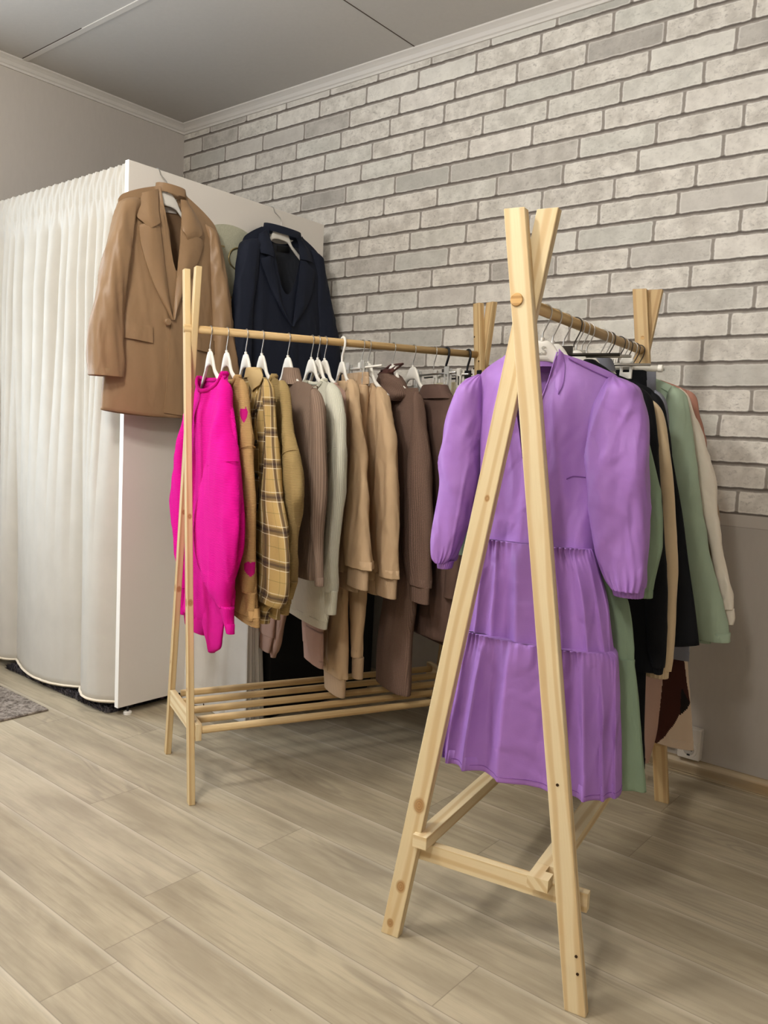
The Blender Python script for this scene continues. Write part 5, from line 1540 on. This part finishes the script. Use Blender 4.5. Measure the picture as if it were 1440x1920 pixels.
# --- patterned skirt and beige trousers low at the far end
P = rackplane(R2, ks(R2, 1169), .0)
clip_hanger(P, 'clip hanger holding the brown and cream print skirt', METAL, HANG, METAL, clips=(-.11, -.06), W=.12)
g = garment('skirt', P, 'long skirt printed with large dark brown and cream shapes above the power socket', 'skirt')
def skirt_fmat(c):
    w_ = P.w(c.x, c.y, c.z); x, y = proj(w_)
    # boundary of the dark shape (piecewise, in the picture of the skirt laid flat)
    def ip(v, T):
        for (a, b), (c_, d) in zip(T[:-1], T[1:]):
            if a <= v <= c_: return b+(d-b)*(v-a)/(c_-a)
        return T[0][1] if v < T[0][0] else T[-1][1]
    left = ip(y, [(1240, 1245), (1270, 1243), (1330, 1237), (1375, 1230), (1400, 1225)])
    right = ip(y, [(1240, 1283), (1280, 1288), (1305, 1292), (1318, 1294), (1330, 1288), (1342, 1273), (1360, 1262), (1380, 1248), (1398, 1227)])
    bl = ip(y, [(1290, 1278), (1300, 1277), (1340, 1275)]); br = ip(y, [(1290, 1279), (1305, 1286), (1318, 1294), (1330, 1288), (1342, 1274)])
    if 1292 < y < 1342 and bl < x < br: return 2
    if y < 1400 and left < x < right: return 1
    return 0
tube('waistband', WINE, P, [(745, 1128, 1205), (762, 1126, 1206)], g, th=.008, wrk=.001)
tube('panel', [CREAMP, WINE, BLACKP], P, [(758, 1126, 1206), (900, 1150, 1230), (1080, 1190, 1262), (1200, 1214, 1286), (1240, 1220, 1290), (1320, 1222, 1295), (1398, 1225, 1299)], g, th=.014, seed=401, wrk=.003, step=.006, seg=140, capt=False, mats=[CREAMP, WINE, BLACKP], fmat=skirt_fmat)
P = rackplane(R2, ks(R2, 1138), .0)
clip_hanger(P, 'clip hanger holding the long beige trousers', METAL, HANG, METAL, clips=(-.11, -.06), W=.12)
g = garment('trousers', P, 'long dusty beige trousers hanging below the cream cuff to the floor beside the print skirt', 'trousers')
tube('waistband', DUSTY, P, [(745, 1112, 1195), (762, 1112, 1196)], g, th=.008, wrk=.001)
tube('leg', DUSTY, P, [(758, 1112, 1160), (1000, 1120, 1190), (1200, 1140, 1206), (1400, 1150, 1206)], g, th=.009, capt=False, wrk=.002)
tube('leg', DUSTY, P, [(758, 1156, 1196), (950, 1170, 1222), (1150, 1190, 1242), (1260, 1205, 1243), (1340, 1206, 1236), (1380, 1206, 1230), (1428, 1206, 1216)], g, th=.010, capt=False, wrk=.002)

# ------------------------------------------------------------------ sockets on the wall
s0 = hit_y(1268, 1440, -.035); 
SOCK = plain('socket_plastic', 'C9C2B8', .4, .4, noise_amt=.01)
so = thing('power_socket', (2.985, 0, .058), 0, 'white double surface mounted power socket on the wall above the skirting', 'socket')
sc_ = hit_y(1291, 1406, -.040); SX = sc_.x; SZ = sc_.z
rel(box('housing', (SX-.040, -.036, SZ-.034), (SX+.036, -.0005, SZ+.075), SOCK, bev=.004), so)
WELL = plain('socket_shadow', 'A39C92', .5, .3)
f = disc('socket_face', (SX, -.0365, SZ), (0, -1, 0), .027, .004, SOCK, seg=32, bev=.001); rel(f, so)
f2 = disc('socket_well', (SX, -.0390, SZ), (0, -1, 0), .019, .0012, WELL, seg=28); rel(f2, so); f2.parent = f
for d in (-.0095, .0095):
    q = disc('pin_hole', (SX+d, -.0400, SZ), (0, -1, 0), .0028, .001, BLACKPL, seg=12); rel(q, so); q.parent = f
for d in (-.017, .017):
    q = rel(box('earth_contact', (SX-.005, -.0405, SZ+d-.003), (SX+.005, -.0390, SZ+d+.003), BLACKPL), so); q.parent = f
q = rel(box('earth_contact', (SX-.004, -.0375, SZ+.031), (SX+.008, -.0355, SZ+.036), BLACKPL), so)
tag(wire('cable', [(2.925, -.012, .085), (2.87, -.014, .080), (2.80, -.012, .078)], .004, SOCK, n=10), 'short grey cable running along the skirting from the power socket', 'cable')

# ------------------------------------------------------------------ light
def area(name, loc, rot, sx, sy, power, color=(1, 1, 1)):
    l = bpy.data.lights.new(name, 'AREA'); l.shape = 'RECTANGLE'; l.size = sx; l.size_y = sy; l.energy = power; l.color = color
    o = bpy.data.objects.new(name, l); COL.objects.link(o); o.location = loc; o.rotation_euler = rot
    return o
LAMP = N('opal_glass_lit'); LAMP.b.inputs['Emission Color'].default_value = (1, .965, .915, 1); LAMP.b.inputs['Emission Strength'].default_value = 92.0; LAMP = LAMP.m
for i, (x, y) in enumerate(((2.35, -2.45), (3.5, -3.5))):
    t = thing('pendant_lamp', (x, y, ROOM_H), 0, ['opal globe pendant lamp in front of the clothes racks', 'opal globe pendant lamp at the back of the room'][i], 'lamp')
    rel(disc('ceiling_rose', (x, y, ROOM_H-.012), (0, 0, 1), .05, .024, WHITE_TRIM), t)
    rel(wire('cord', [(x, y, ROOM_H-.02), (x, y, ROOM_H-.22)], .004, WHITE_TRIM, n=2, sub=False), t)
    bm = bmesh.new(); bmesh.ops.create_uvsphere(bm, u_segments=20, v_segments=12, radius=.13); bmesh.ops.translate(bm, verts=bm.verts, vec=(x, y, ROOM_H-.35))
    me = bpy.data.meshes.new('globe'); bm.to_mesh(me); bm.free(); rel(link('globe', me, LAMP), t)
area('window_daylight', (-.06, (WY0+WY1)/2, (WZ0+WZ1)/2), (0, radians(-90), 0), WZ1-WZ0-.1, WY1-WY0-.1, 48, (.80, .90, 1.0))
w = bpy.data.worlds.new('world'); SC.world = w; w.use_nodes = True
w.node_tree.nodes['Background'].inputs[0].default_value = (.75, .85, 1, 1); w.node_tree.nodes['Background'].inputs[1].default_value = 1.0
